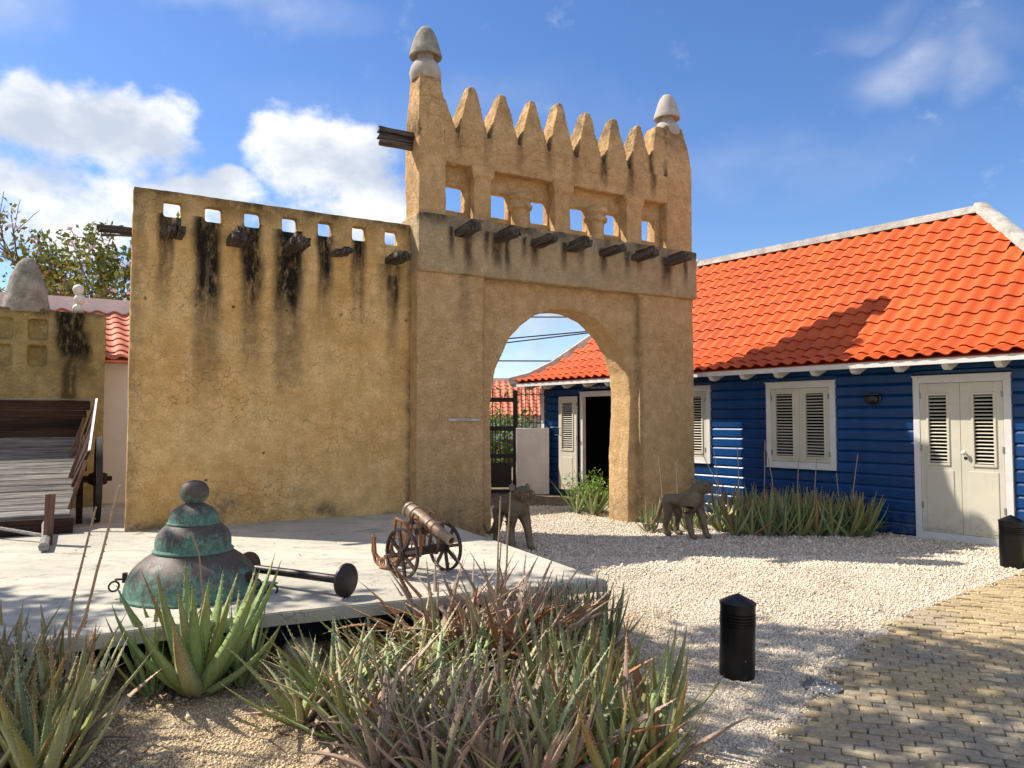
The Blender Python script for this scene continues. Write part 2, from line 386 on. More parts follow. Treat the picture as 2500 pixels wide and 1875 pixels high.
M_TEXTW = flat('white_letter', (.55, .55, .55), .6); M_TEXTD = flat('dark_letter', (.06, .05, .045), .7)
M_PLAQ = flat('pale_plaque', (.50, .45, .40), .5, .4, 0, .08, 20)

def copper(t):
    o = t.co(); z = t.xyz(o)[2]
    st = t.noise(t.map(o, (11, 11, 2.2)), 2.0, 9, .78, 0, .7); sp = t.noise(o, 24, 9, .8); big = t.noise(o, 3.2, 4, .6)
    band = t.attr('verd')
    m = t.math('ADD', t.math('ADD', t.math('MULTIPLY', st, 1.5), t.math('MULTIPLY', sp, 1.0)), t.math('MULTIPLY', band, .55))
    k = t.step(m, 1.42, 1.66)
    br = t.mix(t.step(big, .3, .7), (.075, .052, .045), (.125, .085, .07))
    br = t.mix(t.step(sp, .45, .7, 0, .5), br, (.05, .075, .062))
    gr = t.mix(t.step(sp, .35, .7), (.065, .155, .115), (.19, .31, .235))
    c = t.mix(k, br, gr); c = t.mix(t.step(t.noise(t.map(o, (14, 14, 1.4)), 1.6, 6, .7), .54, .66, 0, .45), c, (.10, .115, .095)); c = t.mix(t.step(t.noise(o, 70, 3, .6), .64, .70, 0, .8), c, (.02, .03, .028))
    return {'Base Color': c, 'Normal': t.bump(t.math('ADD', sp, k), .3, .006), 'Roughness': t.step(k, 0, 1, .55, .9)}
M_COPPER = material('verdigris_copper', copper, .5, .35, .12)
def rust(c0, c1, c2):
    def fn(t):
        o = t.co(); n = t.noise(o, 11, 7, .7); n2 = t.noise(t.map(o, loc=(2, 3, 1)), 7, 5, .65)
        c = t.mix(t.step(n, .3, .7), c0, c1); c = t.mix(t.step(n2, .5, .66), c, c2)
        return {'Base Color': c, 'Normal': t.bump(n, .4, .006)}
    return fn
M_BARREL = material('rusty_barrel', rust((.27, .13, .06), (.32, .25, .18), (.40, .36, .31)), .55, .4, .35)
M_RUST = material('rusty_iron', rust((.20, .085, .035), (.33, .16, .07), (.085, .045, .03)), .7, .3, .2)
M_RUSTD = material('dark_rusty_iron', rust((.045, .03, .025), (.085, .05, .036), (.03, .022, .02)), .6, .35, .25)
M_DBELL = material('black_rusted_iron', rust((.018, .016, .018), (.05, .028, .02), (.025, .024, .028)), .45, .45, .3)
M_BRONZE = material('dark_bronze', rust((.14, .102, .066), (.22, .16, .10), (.13, .115, .08)), .55, .4, .3)
M_BALL_DARK = flat('dark_statue_eye', (.012, .011, .010), .3, .5)
M_STONE = flat('pale_rock', (.34, .28, .20), .95, .1, 0, .35, 7, .8, .02)
M_FIN = flat('pale_finial', (.40, .365, .315), .9, .15, 0, .15, 6, .5, .012)
M_FING = flat('grey_finial_cap', (.29, .265, .225), .95, .12, 0, .4, 5, 1., .03)
M_BALL = flat('white_ball', (.72, .69, .63), .6, .3, 0, .05, 8)
M_BARK = flat('bark', (.14, .105, .08), .95, .1, 0, .35, 12, .8, .01)

def leafm(name, c0, c1, tipc, edge=.0, trans=.0, rough=.5):
    def fn(t):
        r = t.rand(); tp = t.attr('along'); o = t.co(); n = t.noise(o, 9, 5, .65)
        c = t.mix(t.math('ADD', t.math('MULTIPLY', r, .7), t.math('MULTIPLY', n, .3)), c0, c1)
        c = t.mix(t.math('MULTIPLY', t.step(t.math('ADD', tp, t.math('MULTIPLY', t.math('SUBTRACT', r, .5), .5)), .62, .98), .75), c, tipc)
        c = t.mix(t.step(tp, .0, .16, .35, 0), c, (.42, .40, .27))
        c = t.hsv(c, .5, 1, t.step(t.noise(t.map(o, (1, 1, .15)), 60, 3), .3, .7, .85, 1.15))
        return {'Base Color': c, 'Normal': t.bump(n, .2, .004)}
    m = material(name, fn, rough, .4)
    return m
M_TOOTH = flat('pale_leaf_teeth', (.62, .60, .44), .7)
LEAFM = {
 'green': leafm('aloe_green', (.19, .27, .085), (.28, .36, .14), (.28, .26, .09)),
 'grey': leafm('aloe_grey_green', (.27, .285, .13), (.38, .38, .19), (.34, .21, .09)),
 'olive': leafm('aloe_olive', (.22, .225, .065), (.31, .29, .10), (.31, .16, .06)),
 'dry': leafm('aloe_dry', (.29, .185, .13), (.42, .30, .225), (.42, .29, .19), rough=.75),
 'rust': leafm('aloe_rust', (.30, .115, .045), (.40, .20, .07), (.22, .09, .045), rough=.65),
 'dark': leafm('aloe_dark', (.11, .155, .07), (.16, .21, .10), (.20, .15, .07))}
M_STALK = flat('dry_stalk', (.36, .25, .16), .85, .2, 0, .2, 12, rnd=.2)
M_LITTER = flat('dead_leaf_litter', (.17, .105, .07), .9, .1, 0, .5, 3)
M_BUSH = leafm('bush_leaf', (.10, .20, .03), (.19, .30, .05), (.2, .24, .05))
def leafr(name, a, b):
    def fn(t):
        return t.mix(t.attr('rnd'), a, b)
    m = material(name, fn, .6, .3)
    return m
M_TREEL = leafr('tree_leaf', (.09, .13, .025), (.34, .38, .08)); M_FERN = leafr('fern_leaf', (.11, .22, .03), (.24, .36, .07))
M_FLOW = leafr('blossom', (.62, .36, .40), (.80, .72, .68)); M_SHADE = leafr('shade_leaf', (.05, .09, .02), (.10, .15, .04))
M_GRASS = leafr('weed_blade', (.12, .16, .04), (.30, .28, .11))

# ================================================================== ground
def gza(x, y): return -.045 * np.maximum(0., 8.3 - y) * sst(x, -.6, 1.6)
def gz(x, y): return float(gza(np.array([x], float), np.array([y], float))[0])
xs = np.concatenate([[-600, -200, -60, -25], np.linspace(-14, 14, 57), [25, 60, 200, 600]])
ys = np.concatenate([[-300, -80, -20, -6, 0], np.linspace(2, 20, 73), [30, 60, 200, 1200]])
X, Y = np.meshgrid(xs, ys); P = np.stack([X.ravel(), Y.ravel(), np.zeros(X.size)], 1)
P[:, 2] = gza(P[:, 0], np.maximum(P[:, 1], -1.)) + (fbm(P, 1.1, 3, 5) - .5) * .03 * (np.abs(P[:, 0]) < 14) * (P[:, 1] < 20) - .005
nx = len(xs)
F = [(j * nx + i, j * nx + i + 1, (j + 1) * nx + i + 1, (j + 1) * nx + i) for j in range(len(ys) - 1) for i in range(nx - 1)]
me = bpy.data.meshes.new('gravel_ground'); me.from_pydata(P.tolist(), [], F); me.materials.append(M_GROUND); me.polygons.foreach_set('use_smooth', [True] * len(F))
tag(link('gravel_ground', me), kind='structure')

# frame of the wall and gate: x along the wall, y into it, z up
O = Vector((-1.2506, 9.9711, 0)); AW = R(30.5)
dw = Vector((math.cos(AW), math.sin(AW), 0)); nb = Vector((-math.sin(AW), math.cos(AW), 0))
def W(u, v, z=0.): return O + dw * u + nb * v + Vector((0, 0, z))
A = Vector((5.56, 10.484, 0)); AH = R(-52)
hx = Vector((math.cos(AH), math.sin(AH), 0)); hy = Vector((-math.sin(AH), math.cos(AH), 0))
def H(x, y, z=0.): return A + hx * x + hy * y + Vector((0, 0, z))

# platform slab on a recessed plinth
ZS = .37
sl = [(-3.6, 3.72), (-2.44, 4.39), (-1.49, 4.92), (.73, 5.90), (-.34, 8.17), (W(.02, -.02).x, W(.02, -.02).y), (W(-.02, 4.4).x, W(-.02, 4.4).y), (W(-9, 4.4).x, W(-9, 4.4).y), (-11, 3.0)]
def grid_poly_slab(name, poly, z0, z1, mat, cell=.12):
    bm = bmesh.new(); vs = [bm.verts.new((x, y, z1)) for x, y in poly]; bm.faces.new(vs)
    bmesh.ops.recalc_face_normals(bm, faces=bm.faces)
    r = bmesh.ops.extrude_face_region(bm, geom=list(bm.faces))
    for v in [g for g in r['geom'] if isinstance(g, bmesh.types.BMVert)]: v.co.z = z0
    bmesh.ops.recalc_face_normals(bm, faces=bm.faces)
    bmesh.ops.bevel(bm, geom=[e for e in bm.edges if abs(e.verts[0].co.z - e.verts[1].co.z) < 1e-4 and e.verts[0].co.z > z1 - .001], offset=.008, segments=2, affect='EDGES')
    me = bpy.data.meshes.new(name); bm.to_mesh(me); bm.free(); me.materials.append(mat); return link(name, me)
slab = grid_poly_slab('concrete_platform', sl, ZS - .085, ZS, M_CONC)
tag(slab, 'low grey concrete platform floating over its recessed base, the cannon and copper dome on it', 'platform')
pl = [(-3.9, 4.2), (-2.65, 4.92), (-1.75, 5.42), (.35, 6.35), (-.6, 8.1), (W(-.1, .1).x, W(-.1, .1).y), (W(-.1, 4).x, W(-.1, 4).y), (W(-9, 4).x, W(-9, 4).y), (-11, 4)]
mb = MB(); mb.prism(pl, -.4, ZS - .087, 'z'); mb.build('plinth', M_TEAL, slab)

# ================================================================== gate tower
gate = empty('city_gate', O, AW, 'tall beige mud plaster gate with an arch, pointed merlons and protruding dark beams', 'gate')
ARCH = [(1.19, -.15), (1.19, 1.0), (1.17, 1.77), (1.25, 2.30), (1.48, 2.77), (1.70, 2.98), (1.91, 3.12), (2.19, 3.23), (2.52, 3.26), (2.78, 3.23), (3.01, 3.15), (3.32, 2.91), (3.52, 2.67), (3.65, 2.34), (3.69, 1.94), (3.66, 1.4), (3.63, .93), (3.62, -.15)]
def stain_gate(P, N):
    s = np.zeros(len(P)); u, v, z = P[:, 0], P[:, 1], P[:, 2]; nz = fbm(P, 3.5, 3, 2)
    for c, wd, zb in ((.46, .05, 3.75), (.72, .09, 3.62), (1.02, .05, 3.8), (1.18, .10, 3.65), (1.34, .05, 3.6), (1.62, .05, 3.85), (1.80, .08, 3.78), (2.30, .06, 3.8), (2.62, .08, 3.9), (3.02, .09, 3.78), (3.5, .07, 3.85), (3.75, .07, 3.9), (4.3, .12, 3.7), (4.7, .05, 3.8)):
        uu = np.abs(u - c - (nz - .5) * .07)
        s = np.maximum(s, sst(uu, wd * 1.25, wd * .3) * sst(z, zb - .12, zb + .32) * .85 * (z < 4.2) * (v < .2))
    s = np.maximum(s, sst(z, 4.18, 4.34) * (z < 4.42) * (v < .02) * sst(nz, .38, .62) * .75)
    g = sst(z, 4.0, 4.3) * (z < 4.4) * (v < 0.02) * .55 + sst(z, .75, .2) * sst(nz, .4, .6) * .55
    g = g + sst(np.abs(u - 1.0 - .02), .06, .01) * .5 * (v < .14) * (z < 3.55) + sst(np.abs(u - 3.80), .07, .01) * .6 * (v < .14) * (z < 3.55)  # darker along both pillar corners
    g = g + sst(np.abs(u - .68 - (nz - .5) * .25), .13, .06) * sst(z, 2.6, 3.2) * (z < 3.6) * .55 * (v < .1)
    return s, g
mb = MB()
mb.box(0, 1.02, 0, .63, -.15, 3.62); mb.box(3.78, 4.94, 0, .63, -.15, 3.62)
poly = [(.98, -.15)] + ARCH + [(3.82, -.15), (3.82, 3.62), (.98, 3.62)]
k = len(mb.v); n = len(poly)
from mathutils.geometry import tessellate_polygon
tri = tessellate_polygon([[Vector((p[0], p[1], 0)) for p in poly]])
mb.v += [(p[0], .12, p[1]) for p in poly] + [(p[0], .63, p[1]) for p in poly]
for t3 in tri: mb.f += [[k + i for i in t3], [k + n + i for i in reversed(t3)]]; mb.m += [0, 0]
for i in range(n): j = (i + 1) % n; mb.f.append([k + i, k + j, k + n + j, k + n + i]); mb.m.append(0)
plaster('gate_wall', mb, .027, M_GATE, gate, .008, stain_gate, 2, 6)
mb = MB(); mb.box(-.005, 4.965, -.065, .60, 3.58, 4.365); plaster('lintel_band', mb, .027, M_LEDGE, gate, .010, stain_gate, 3, 6)
# upper screen wall with recessed windows
WIN = [(.44, .78), (1.17, 1.49), (1.87, 2.17), (2.54, 2.89), (3.22, 3.52), (3.90, 4.26)]
def stain_shade_up(P, N):
    u, v, z = P[:, 0], P[:, 1], P[:, 2]; nz = fbm(P, 4, 3, 9); s = np.zeros(len(P)); g = np.zeros(len(P))
    for c in (.6, 1.06, 1.59, 2.08, 2.58, 3.10, 3.62, 4.09):
        k = 1.0 if c > 2.9 else .5
        s = np.maximum(s, sst(np.abs(u - c - (nz - .5) * .06), .10, .02) * sst(z, 4.98, 5.5) * (v < .15) * .75 * k)
    s = np.maximum(s, (-N[:, 0] > .3) * sst(z, 5.9, 5.5) * (z > 5.4) * .8)  # neighbouring merlon's shade put into the colour of the lower left flanks
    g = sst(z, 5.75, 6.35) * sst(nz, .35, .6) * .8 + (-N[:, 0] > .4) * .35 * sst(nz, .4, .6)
    return s, g
mb = MB(); e = .01
mb.box(.3, 4.5, .17, .31, 4.3, 4.50); mb.box(.3, 4.5, .17, .31, 4.85, 5.3)
edges = [.3] + [x for w_ in WIN for x in w_] + [4.5]
for a, b in zip(edges[::2], edges[1::2]): mb.box(a, b, .17, .31, 4.4, 4.95)
mb.box(.38, 4.45, 0, .42, 5.11, 5.56)
plaster('screen_wall', mb, .016, M_UPPER, gate, .009, stain_shade_up, 1, 7)
# corner piers
mb = MB(); mb.rects([(4.28, 0.01, .415, 0, .48), (5.45, .01, .415, 0, .48), (5.95, .025, .40, .03, .44), (6.40, .055, .345, .08, .38)])
mb.rects([(5.1, .38, .62, .03, .40), (5.55, .38, .61, .03, .40), (6.02, .36, .43, .07, .38)])
plaster('corner_pier', mb, .024, M_UPPER, gate, .011, stain_shade_up, 2, 7)
mb = MB(); mb.rects([(4.28, 4.36, 4.925, 0, .48), (5.75, 4.38, 4.93, 0, .48), (6.05, 4.42, 4.90, .03, .44), (6.46, 4.44, 4.80, .08, .40)])
mb.rects([(5.2, 4.05, 4.42, .04, .44), (5.6, 4.06, 4.42, .04, .44), (6.42, 4.26, 4.42, .11, .38)])
plaster('corner_pier', mb, .024, M_UPPER, gate, .011, stain_shade_up, 2, 7)
# merlons
mc = [.83, 1.33, 1.835, 2.33, 2.84, 3.36, 3.86]; tips = [6.30, 6.28, 6.31, 6.38, 6.35, 6.35, 6.34]
for i, (c, zt) in enumerate(zip(mc, tips)):
    mb = MB(); q = c + .03
    mb.rects([(5.38, c - .235, c + .235, .0, .42), (5.56, c - .23, c + .235, .0, .42), (5.80, c - .165, c + .19, .03, .40), (6.02, c - .105, c + .14, .06, .37), (zt - .12, q - .065, q + .08, .09, .33), (zt - .02, q - .045, q + .055, .11, .30), (zt + .015, q - .02, q + .035, .14, .27)])
    plaster('merlon', mb, .015, M_UPPER, gate, .015, stain_shade_up, 1, 12)
# pilasters with capitals and short ringed columns
for u0, u1 in ((.84, 1.11), (2.19, 2.47), (3.54, 3.84)):
    mb = MB(); mb.box(u0, u1, .0, .20, 4.33, 5.02); mb.rects([(4.95, u0 - .0, u1 + .0, -.0, .16), (5.0, u0 - .04, u1 + .04, -.03, .20), (5.14, u0 - .05, u1 + .05, -.04, .20)])
    plaster('pilaster', mb, .015, M_UPPER, gate, .005, stain_shade_up, 3, 8)
for c in (1.59, 2.95):
    mb = MB(); mb.lathe([(.13, 4.34), (.13, 4.57), (.135, 4.60), (.18, 4.63), (.185, 4.675), (.145, 4.71), (.15, 4.73), (.19, 4.76), (.185, 4.81), (.13, 4.86), (.04, 4.885)], 22, (c + .02, .05, 0))
    plaster('ringed_column', mb, .014, M_UPPER, gate, .004, stain_shade_up, 2, 8)
# finials
for c, v, zb, sc_ in ((.20, .23, 6.33, 1.), (4.62, .25, 6.38, .97)):
    f = empty('finial'); f.parent = gate; f.location = (c, v, zb); f.scale = (sc_,) * 3
    mb = MB(); mb.lathe([(.19, -.07), (.215, -.02), (.222, .03), (.205, .11), (.165, .18), (.125, .225), (.115, .26), (.115, .34)], 28); mb.build('bulb', M_FIN, f, True)
    mb = MB(); mb.lathe([(.09, .32), (.205, .262), (.226, .268), (.226, .30), (.215, .34), (.19, .43), (.16, .53), (.12, .62), (.075, .68), (.03, .70), (.0, .703)], 28)
    me = mb.mesh('cap', M_FING if c < 1 else M_FIN, True); link('cap', me, f)

def timber(mb, x, z, w_, h, y0, y1, tilt=0):
    n = 5; rings = []; k_ = .86
    for i in range(n + 1):
        t = i / n; y = y0 + (y1 - y0) * t; j = .003 + .006 * (t > .75)
        rings.append([(x + sx * w_ / 2 + random.uniform(-j, j), y + (random.uniform(-.035, .02) if i == n else 0), z + sz * h / 2 + tilt * t + random.uniform(-j, j)) for sx, sz in ((-k_, -1), (k_, -1), (1, -k_), (1, k_), (k_, 1), (-k_, 1), (-1, k_), (-1, -k_))])
    mb.loft(rings)
def bundle(parent, u, z, y0, L, layout, mat=M_BEAM, tilt=.02):
    b = None
    for (dx, dz_, w_, h, l) in layout:
        mb = MB(); timber(mb, u + dx, z + dz_, w_, h, y0, y0 - L * l, tilt)
        me = mb.mesh('timber', mat)
        if b is None: b = link('beam', me, parent)
        else: link('timber', me, b)
LAY = [[(-.06, 0, .085, .085, 1), (.035, .005, .09, .09, .94), (-.02, .075, .08, .07, .9)], [(-.05, 0, .09, .09, .92), (.045, 0, .08, .10, 1.), (.03, .08, .07, .06, .85)],
       [(-.05, .005, .09, .08, 1), (.045, -.005, .085, .09, .96)], [(-.07, 0, .07, .08, .85), (0, 0, .075, .09, 1), (.07, .01, .07, .085, .93)], [(-.045, 0, .09, .10, 1.), (.05, .01, .09, .09, .9), (0., .085, .06, .06, .8)]]
for i, u in enumerate((.60, 1.22, 1.82, 2.45, 3.05, 3.66, 4.36)): bundle(gate, u, 4.12, .05, .55, LAY[(i * 3 + 1) % 5])
b = None
for dz_, dy in ((0, 0), (.085, .01), (-.075, .0)):
    mb = MB(); timber(mb, 0, 0, .085, .07, 0, -.56); me = mb.mesh('timber', M_BEAM)
    o = link('beam' if b is None else 'timber', me, gate if b is None else b)
    if b is None: o.location = (.10, .22, 5.37); o.rotation_euler = (0, 0, R(-90)); b = o
    else: o.location = (dy, 0, dz_)
mb = MB(); timber(mb, 0, 0, .07, .07, 0, -.12); o = mb.build('beam', M_BEAM, gate); o.location = (4.90, .24, 5.44); o.rotation_euler = (0, 0, R(90))
# name plaque
pq = MB().box(.445, .92, -.030, -.012, 1.582, 1.618).build('plaque', M_PLAQ, gate); bevel(pq.data, .002)
mb = MB()
for u in (.458, .907): mb.lathe([(.0045, 0), (.0045, .003)], 8, M=Matrix.Translation((u, -.030, 1.60)) @ Matrix.Rotation(R(90), 4, 'X'))
mb.build('screw', M_IRONW, pq)
def text(body, size, parent, loc, rot, mat, name='lettering', ext=.0008):
    cu = bpy.data.curves.new('t', 'FONT'); cu.body = body; cu.size = size; cu.align_x = 'CENTER'; cu.align_y = 'CENTER'; cu.extrude = ext
    o = bpy.data.objects.new('t', cu); COL.objects.link(o); dg = bpy.context.evaluated_depsgraph_get(); dg.update()
    me = bpy.data.meshes.new_from_object(o.evaluated_get(dg)); bpy.data.objects.remove(o); me.materials.clear(); me.materials.append(mat); me.name = name
    return link(name, me, parent, loc, rot)
text('City gate of Djenne, Mali', .021, pq, (.685, -.0312, 1.60), (R(90), 0, 0), M_TEXTD)

# ================================================================== long adobe wall
wall = empty('adobe_wall', O, AW, 'ochre adobe wall with a row of small square holes and long black drip stains', 'wall')
HOLE = [(-3.06, -2.87), (-2.61, -2.42), (-2.165, -1.98), (-1.72, -1.53), (-1.27, -1.085), (-.82, -.635), (-.37, -.19)]
def stain_wall(P, N):
    u, v, z = P[:, 0], P[:, 1], P[:, 2]; nz = fbm(P, 2.6, 4, 21); n2 = fbm(P * [1, 1, .3], 7, 3, 4); n3 = fbm(P * [1, 1, .09], 16, 3, 14); s = np.zeros(len(P)); g = np.zeros(len(P)); fr = v < .34
    for u0, u1, zt, zm, zb, a, a2 in ((-3.13, -2.95, 3.95, 3.3, 2.5, .85, .3), (-2.74, -2.40, 3.96, 3.0, 1.7, 1.25, .55), (-2.20, -1.93, 3.96, 3.1, 1.9, 1.1, .5), (-1.82, -1.44, 3.93, 3.05, 1.6, 1.3, .55), (-1.30, -1.07, 3.95, 3.3, 2.5, .9, .3), (-.84, -.63, 3.95, 3.3, 2.5, .85, .25), (-.46, -.08, 3.64, 3.4, 3.0, .85, .2), (-.34, -.15, 3.5, 3.0, 2.0, .8, .4), (-3.36, -3.24, 4.2, 3.4, 2.6, .3, .1)):
        c = (u0 + u1) / 2; hw = (u1 - u0) / 2; d_ = np.abs(u - c - (nz - .5) * .10)
        e_ = sst(d_ + (n3 - .5) * .06, hw * 1.25, hw * .45) * (z < zt + .02)
        s = np.maximum(s, fr * e_ * np.clip(sst(z + (n3 - .5) * .5, zm - .55, zm + .55) * a * (.5 + 1.35 * n3), 0, 1)); g = np.maximum(g, fr * e_ * sst(z, zb, zb + .8) * a2 * 1.1)
        s = np.maximum(s, fr * e_ * sst(z, zb - .3, zm) * a2 * .62 * (.4 + n2))
    s = np.maximum(s, sst(z + (nz - .5) * .2, 4.02, 4.25) * .85 * sst(n2, .25, .6)); s = np.maximum(s, sst(z + (nz - .5) * .5, 3.8, 4.3) * .62)
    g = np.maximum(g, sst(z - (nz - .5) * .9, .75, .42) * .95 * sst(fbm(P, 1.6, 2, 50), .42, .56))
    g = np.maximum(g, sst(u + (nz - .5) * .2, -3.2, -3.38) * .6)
    g = np.maximum(g, sst(u + (nz - .5) * .12, -.10, .0) * .9)  # darker towards the gate end
    for a_, b_ in ((-3.23, 2.97), (-2.28, 2.95), (-1.65, 2.95), (-.96, 2.94), (-.07, 2.93), (-2.69, 2.93), (-2.55, .9), (-1.9, 1.2)):
        s = np.maximum(s, sst(np.hypot(u - a_, z - b_), .022, .012) * fr)
    return s, g
mb = MB(); y0, y1 = .22, .36
mb.box(-3.375, .02, y0, y1, .2, 3.935); mb.box(-3.37, .015, y0, y1, 4.115, 4.235)
ed = [-3.37] + [x for h in HOLE for x in h] + [.015]
for a, b in zip(ed[::2], ed[1::2]): mb.box(a, b, y0, y1, 3.9, 4.15)
plaster('wall_body', mb, .0155, M_WALL, wall, .0065, stain_wall, 1, 5)
for i, (u, z, L, lay) in enumerate(((-2.93, 3.72, .34, [(-.055, 0, .08, .09, 1), (.035, 0, .08, .09, .97), (.0, .085, .06, .085, .95), (-.12, .01, .06, .06, .6)]), (-2.27, 3.71, .42, [(-.06, 0, .08, .09, 1), (.02, 0, .085, .10, .95), (.095, -.005, .07, .08, .75), (-.01, .085, .07, .06, .92)]),
        (-1.60, 3.72, .46, [(-.06, 0, .08, .085, .9), (.02, 0, .08, .10, 1.), (.10, .01, .07, .08, .9), (.0, .085, .065, .075, .8)]), (-1.0, 3.70, .34, [(-.06, 0, .09, .05, .7), (.01, .01, .08, .05, 1.), (.08, .02, .07, .04, .9)]), (-.27, 3.70, .46, [(-.06, 0, .09, .085, 1), (.03, .0, .085, .09, .96), (.10, .01, .06, .07, .88), (-.02, .06, .07, .04, .6)]))):
    bundle(wall, u, z, .26, L, lay)
for k, (z, L, w_) in enumerate(((3.74, .30, .075), (3.695, .26, .02))):
    mb = MB(); timber(mb, 0, 0, w_, w_, 0, -L - .1, -.03 * k); o = mb.build('beam' if not k else 'stick', M_BEAM, wall); o.location = (-3.30, .33, z); o.rotation_euler = (0, 0, R(-90))

# ================================================================== left: low wall, white wall, roof behind
low = empty('low_adobe_wall', W(-3.5, 3.08), AW, 'low olive adobe wall with square niches, a black streak and a blunt cone on top', 'wall')
def stain_low(P, N):
    u, v, z = P[:, 0], P[:, 1], P[:, 2]; nz = fbm(P, 4, 4, 31)
    s = sst(np.abs(u + .42 - (nz - .5) * .25), .30, .10) * sst(z, 2.0, 2.7) * 1.1; s = np.maximum(s, sst(np.abs(u + .45 - (nz - .5) * .1), .14, .05) * sst(z, 1.4, 2.0) * .8)
    s = np.maximum(s, sst(z + (nz - .5) * .15, 3.02, 3.12) * .6)
    return s, sst(nz, .5, .65) * .35 + sst(z, .8, .4) * .5
mb = MB(); mb.box(-3.5, 0, .10, .45, .25, 3.12)
nu = [-1.52, -1.10, -1.0, -.70]; mb.box(-3.5, 0, 0, .1, .25, 2.34); mb.box(-.71, 0, 0, .1, .25, 3.12); mb.box(-3.5, 0, 0, .1, 2.99, 3.12); mb.box(-1.12, -.94, 0, .1, .25, 3.1); mb.box(-3.5, -.7, 0, .1, 2.62, 2.70)
mb.box(-3.5, -1.5, 0, .1, .25, 3.1); mb.box(-3.5, -.75, -.02, .46, 3.04, 3.14)
plaster('wall_body', mb, .022, M_LOW, low, .007, stain_low, 1, 6)
mb = MB(); mb.lathe([(.30, 3.08), (.29, 3.16), (.25, 3.38), (.195, 3.60), (.13, 3.76), (.07, 3.845), (.02, 3.87)], 26, (-.98, .22, 0))
plaster('cone', mb, .02, M_FING, low, .006, None, 2, 7)
bs = empty('ball_stack', W(-3.85, 3.25, 3.12), 0, 'stack of three white balls on the low adobe wall', 'ornament')
for k, (dx, zz) in enumerate(((0, .068), (.018, .205), (-.004, .345))):
    mb = MB(); mb.lathe([(.074 * math.sin(PI * i / 12) + 1e-4, -.074 * math.cos(PI * i / 12)) for i in range(13)], 20, (dx, 0, zz)); mb.build('ball', M_BALL, bs, 'all')

M_SHEDW = flat('cool_white_wall', (.70, .72, .77), .85, .2, 0, .05, 3, .15)
shed = empty('white_house', W(-3.4, 3.55), AW, 'white walled house with a pale red tile roof behind the adobe walls', 'house')
MB().box(-6, 6, 0, 5.0, 0, 2.50).build('wall', M_SHEDW, shed)
def tile_mesh(name, wd, ln, mat, amp, thick=.014, nx_=7, curl=.0):
    mb = MB(); rows = [0, .06, .5, 1.]
    def zf(i): 
        t = i / (nx_ - 1); return amp * math.cos(2 * PI * (t - .22)) * (.9 if t < .72 else 1)
    top = [[(wd * 1.06 * (i / (nx_ - 1) - .5), ln * r, zf(i) + .030 * (1 - r) - (.006 if r == 0 else 0)) for i in range(nx_)] for r in rows]
    vs = [p for r in top for p in r]; fs = [(a * nx_ + i, a * nx_ + i + 1, (a + 1) * nx_ + i + 1, (a + 1) * nx_ + i) for a in range(3) for i in range(nx_ - 1)]
    k0 = len(vs); vs += [(p[0], p[1] + .004, p[2] - thick) for p in top[0]]
    fs += [(k0 + i, k0 + i + 1, i + 1, i) for i in range(nx_ - 1)]
    vs += [(p[0], ln * .5, p[2] - thick) for p in top[2]]; k1 = k0 + nx_
    fs += [(k1 + i, k1 + i + 1, k0 + i + 1, k0 + i) for i in range(nx_ - 1)]
    me = bpy.data.meshes.new(name); me.from_pydata(vs, [], fs); me.materials.append(mat); me.polygons.foreach_set('use_smooth', [True] * len(fs)); 
    try: me.set_sharp_from_angle(angle=R(50))
    except Exception: pass
    return me
def joined(name, me, mats_, mat, parent, kind='stuff'):
    n = len(me.vertices); P = np.empty(n * 3); me.vertices.foreach_get('co', P); P = P.reshape(-1, 3); Fs = [list(p.vertices) for p in me.polygons]
    V = []; F = []; 
    for i, Mx in enumerate(mats_):
        Mn = np.array(Mx); V.append(P @ Mn[:3, :3].T + Mn[:3, 3]); F += [[q + i * n for q in f] for f in Fs]
    m2 = bpy.data.meshes.new(name); m2.from_pydata(np.concatenate(V).tolist(), [], F); m2.materials.append(mat); m2.polygons.foreach_set('use_smooth', [True] * len(F))
    try: m2.set_sharp_from_angle(angle=R(50))
    except Exception: pass
    o = link(name, m2, parent); tag(o, kind=kind); return o
# shed roof: slope facing the viewer
tm = tile_mesh('roof_tile', .26, .36, M_TILER, .026)
rp = R(22)
rf = MB().prism([(-.3, 2.44), (-.3, 2.47), (2.45, 2.47 + 2.75 * math.tan(rp)), (5.2, 2.47), (5.2, 2.44)], -6, 6, 'x').build('roof', M_TILER, shed)
rf.data.transform(Matrix.Translation((0, 0, .0)))
for r_ in range(9):
    for c_ in range(14):
        x = -2.4 + c_ * .26; L = r_ * .31
        o = link('tile', tm, rf, (x, -.34 + L * math.cos(rp), 2.49 + L * math.sin(rp)), (rp, 0, 0))
MB().prism([(2.0, 3.42), (2.0, 3.68), (2.9, 3.68), (2.9, 3.42)], -6, 6, 'x').build('ridge_coping', M_MORTW, shed)

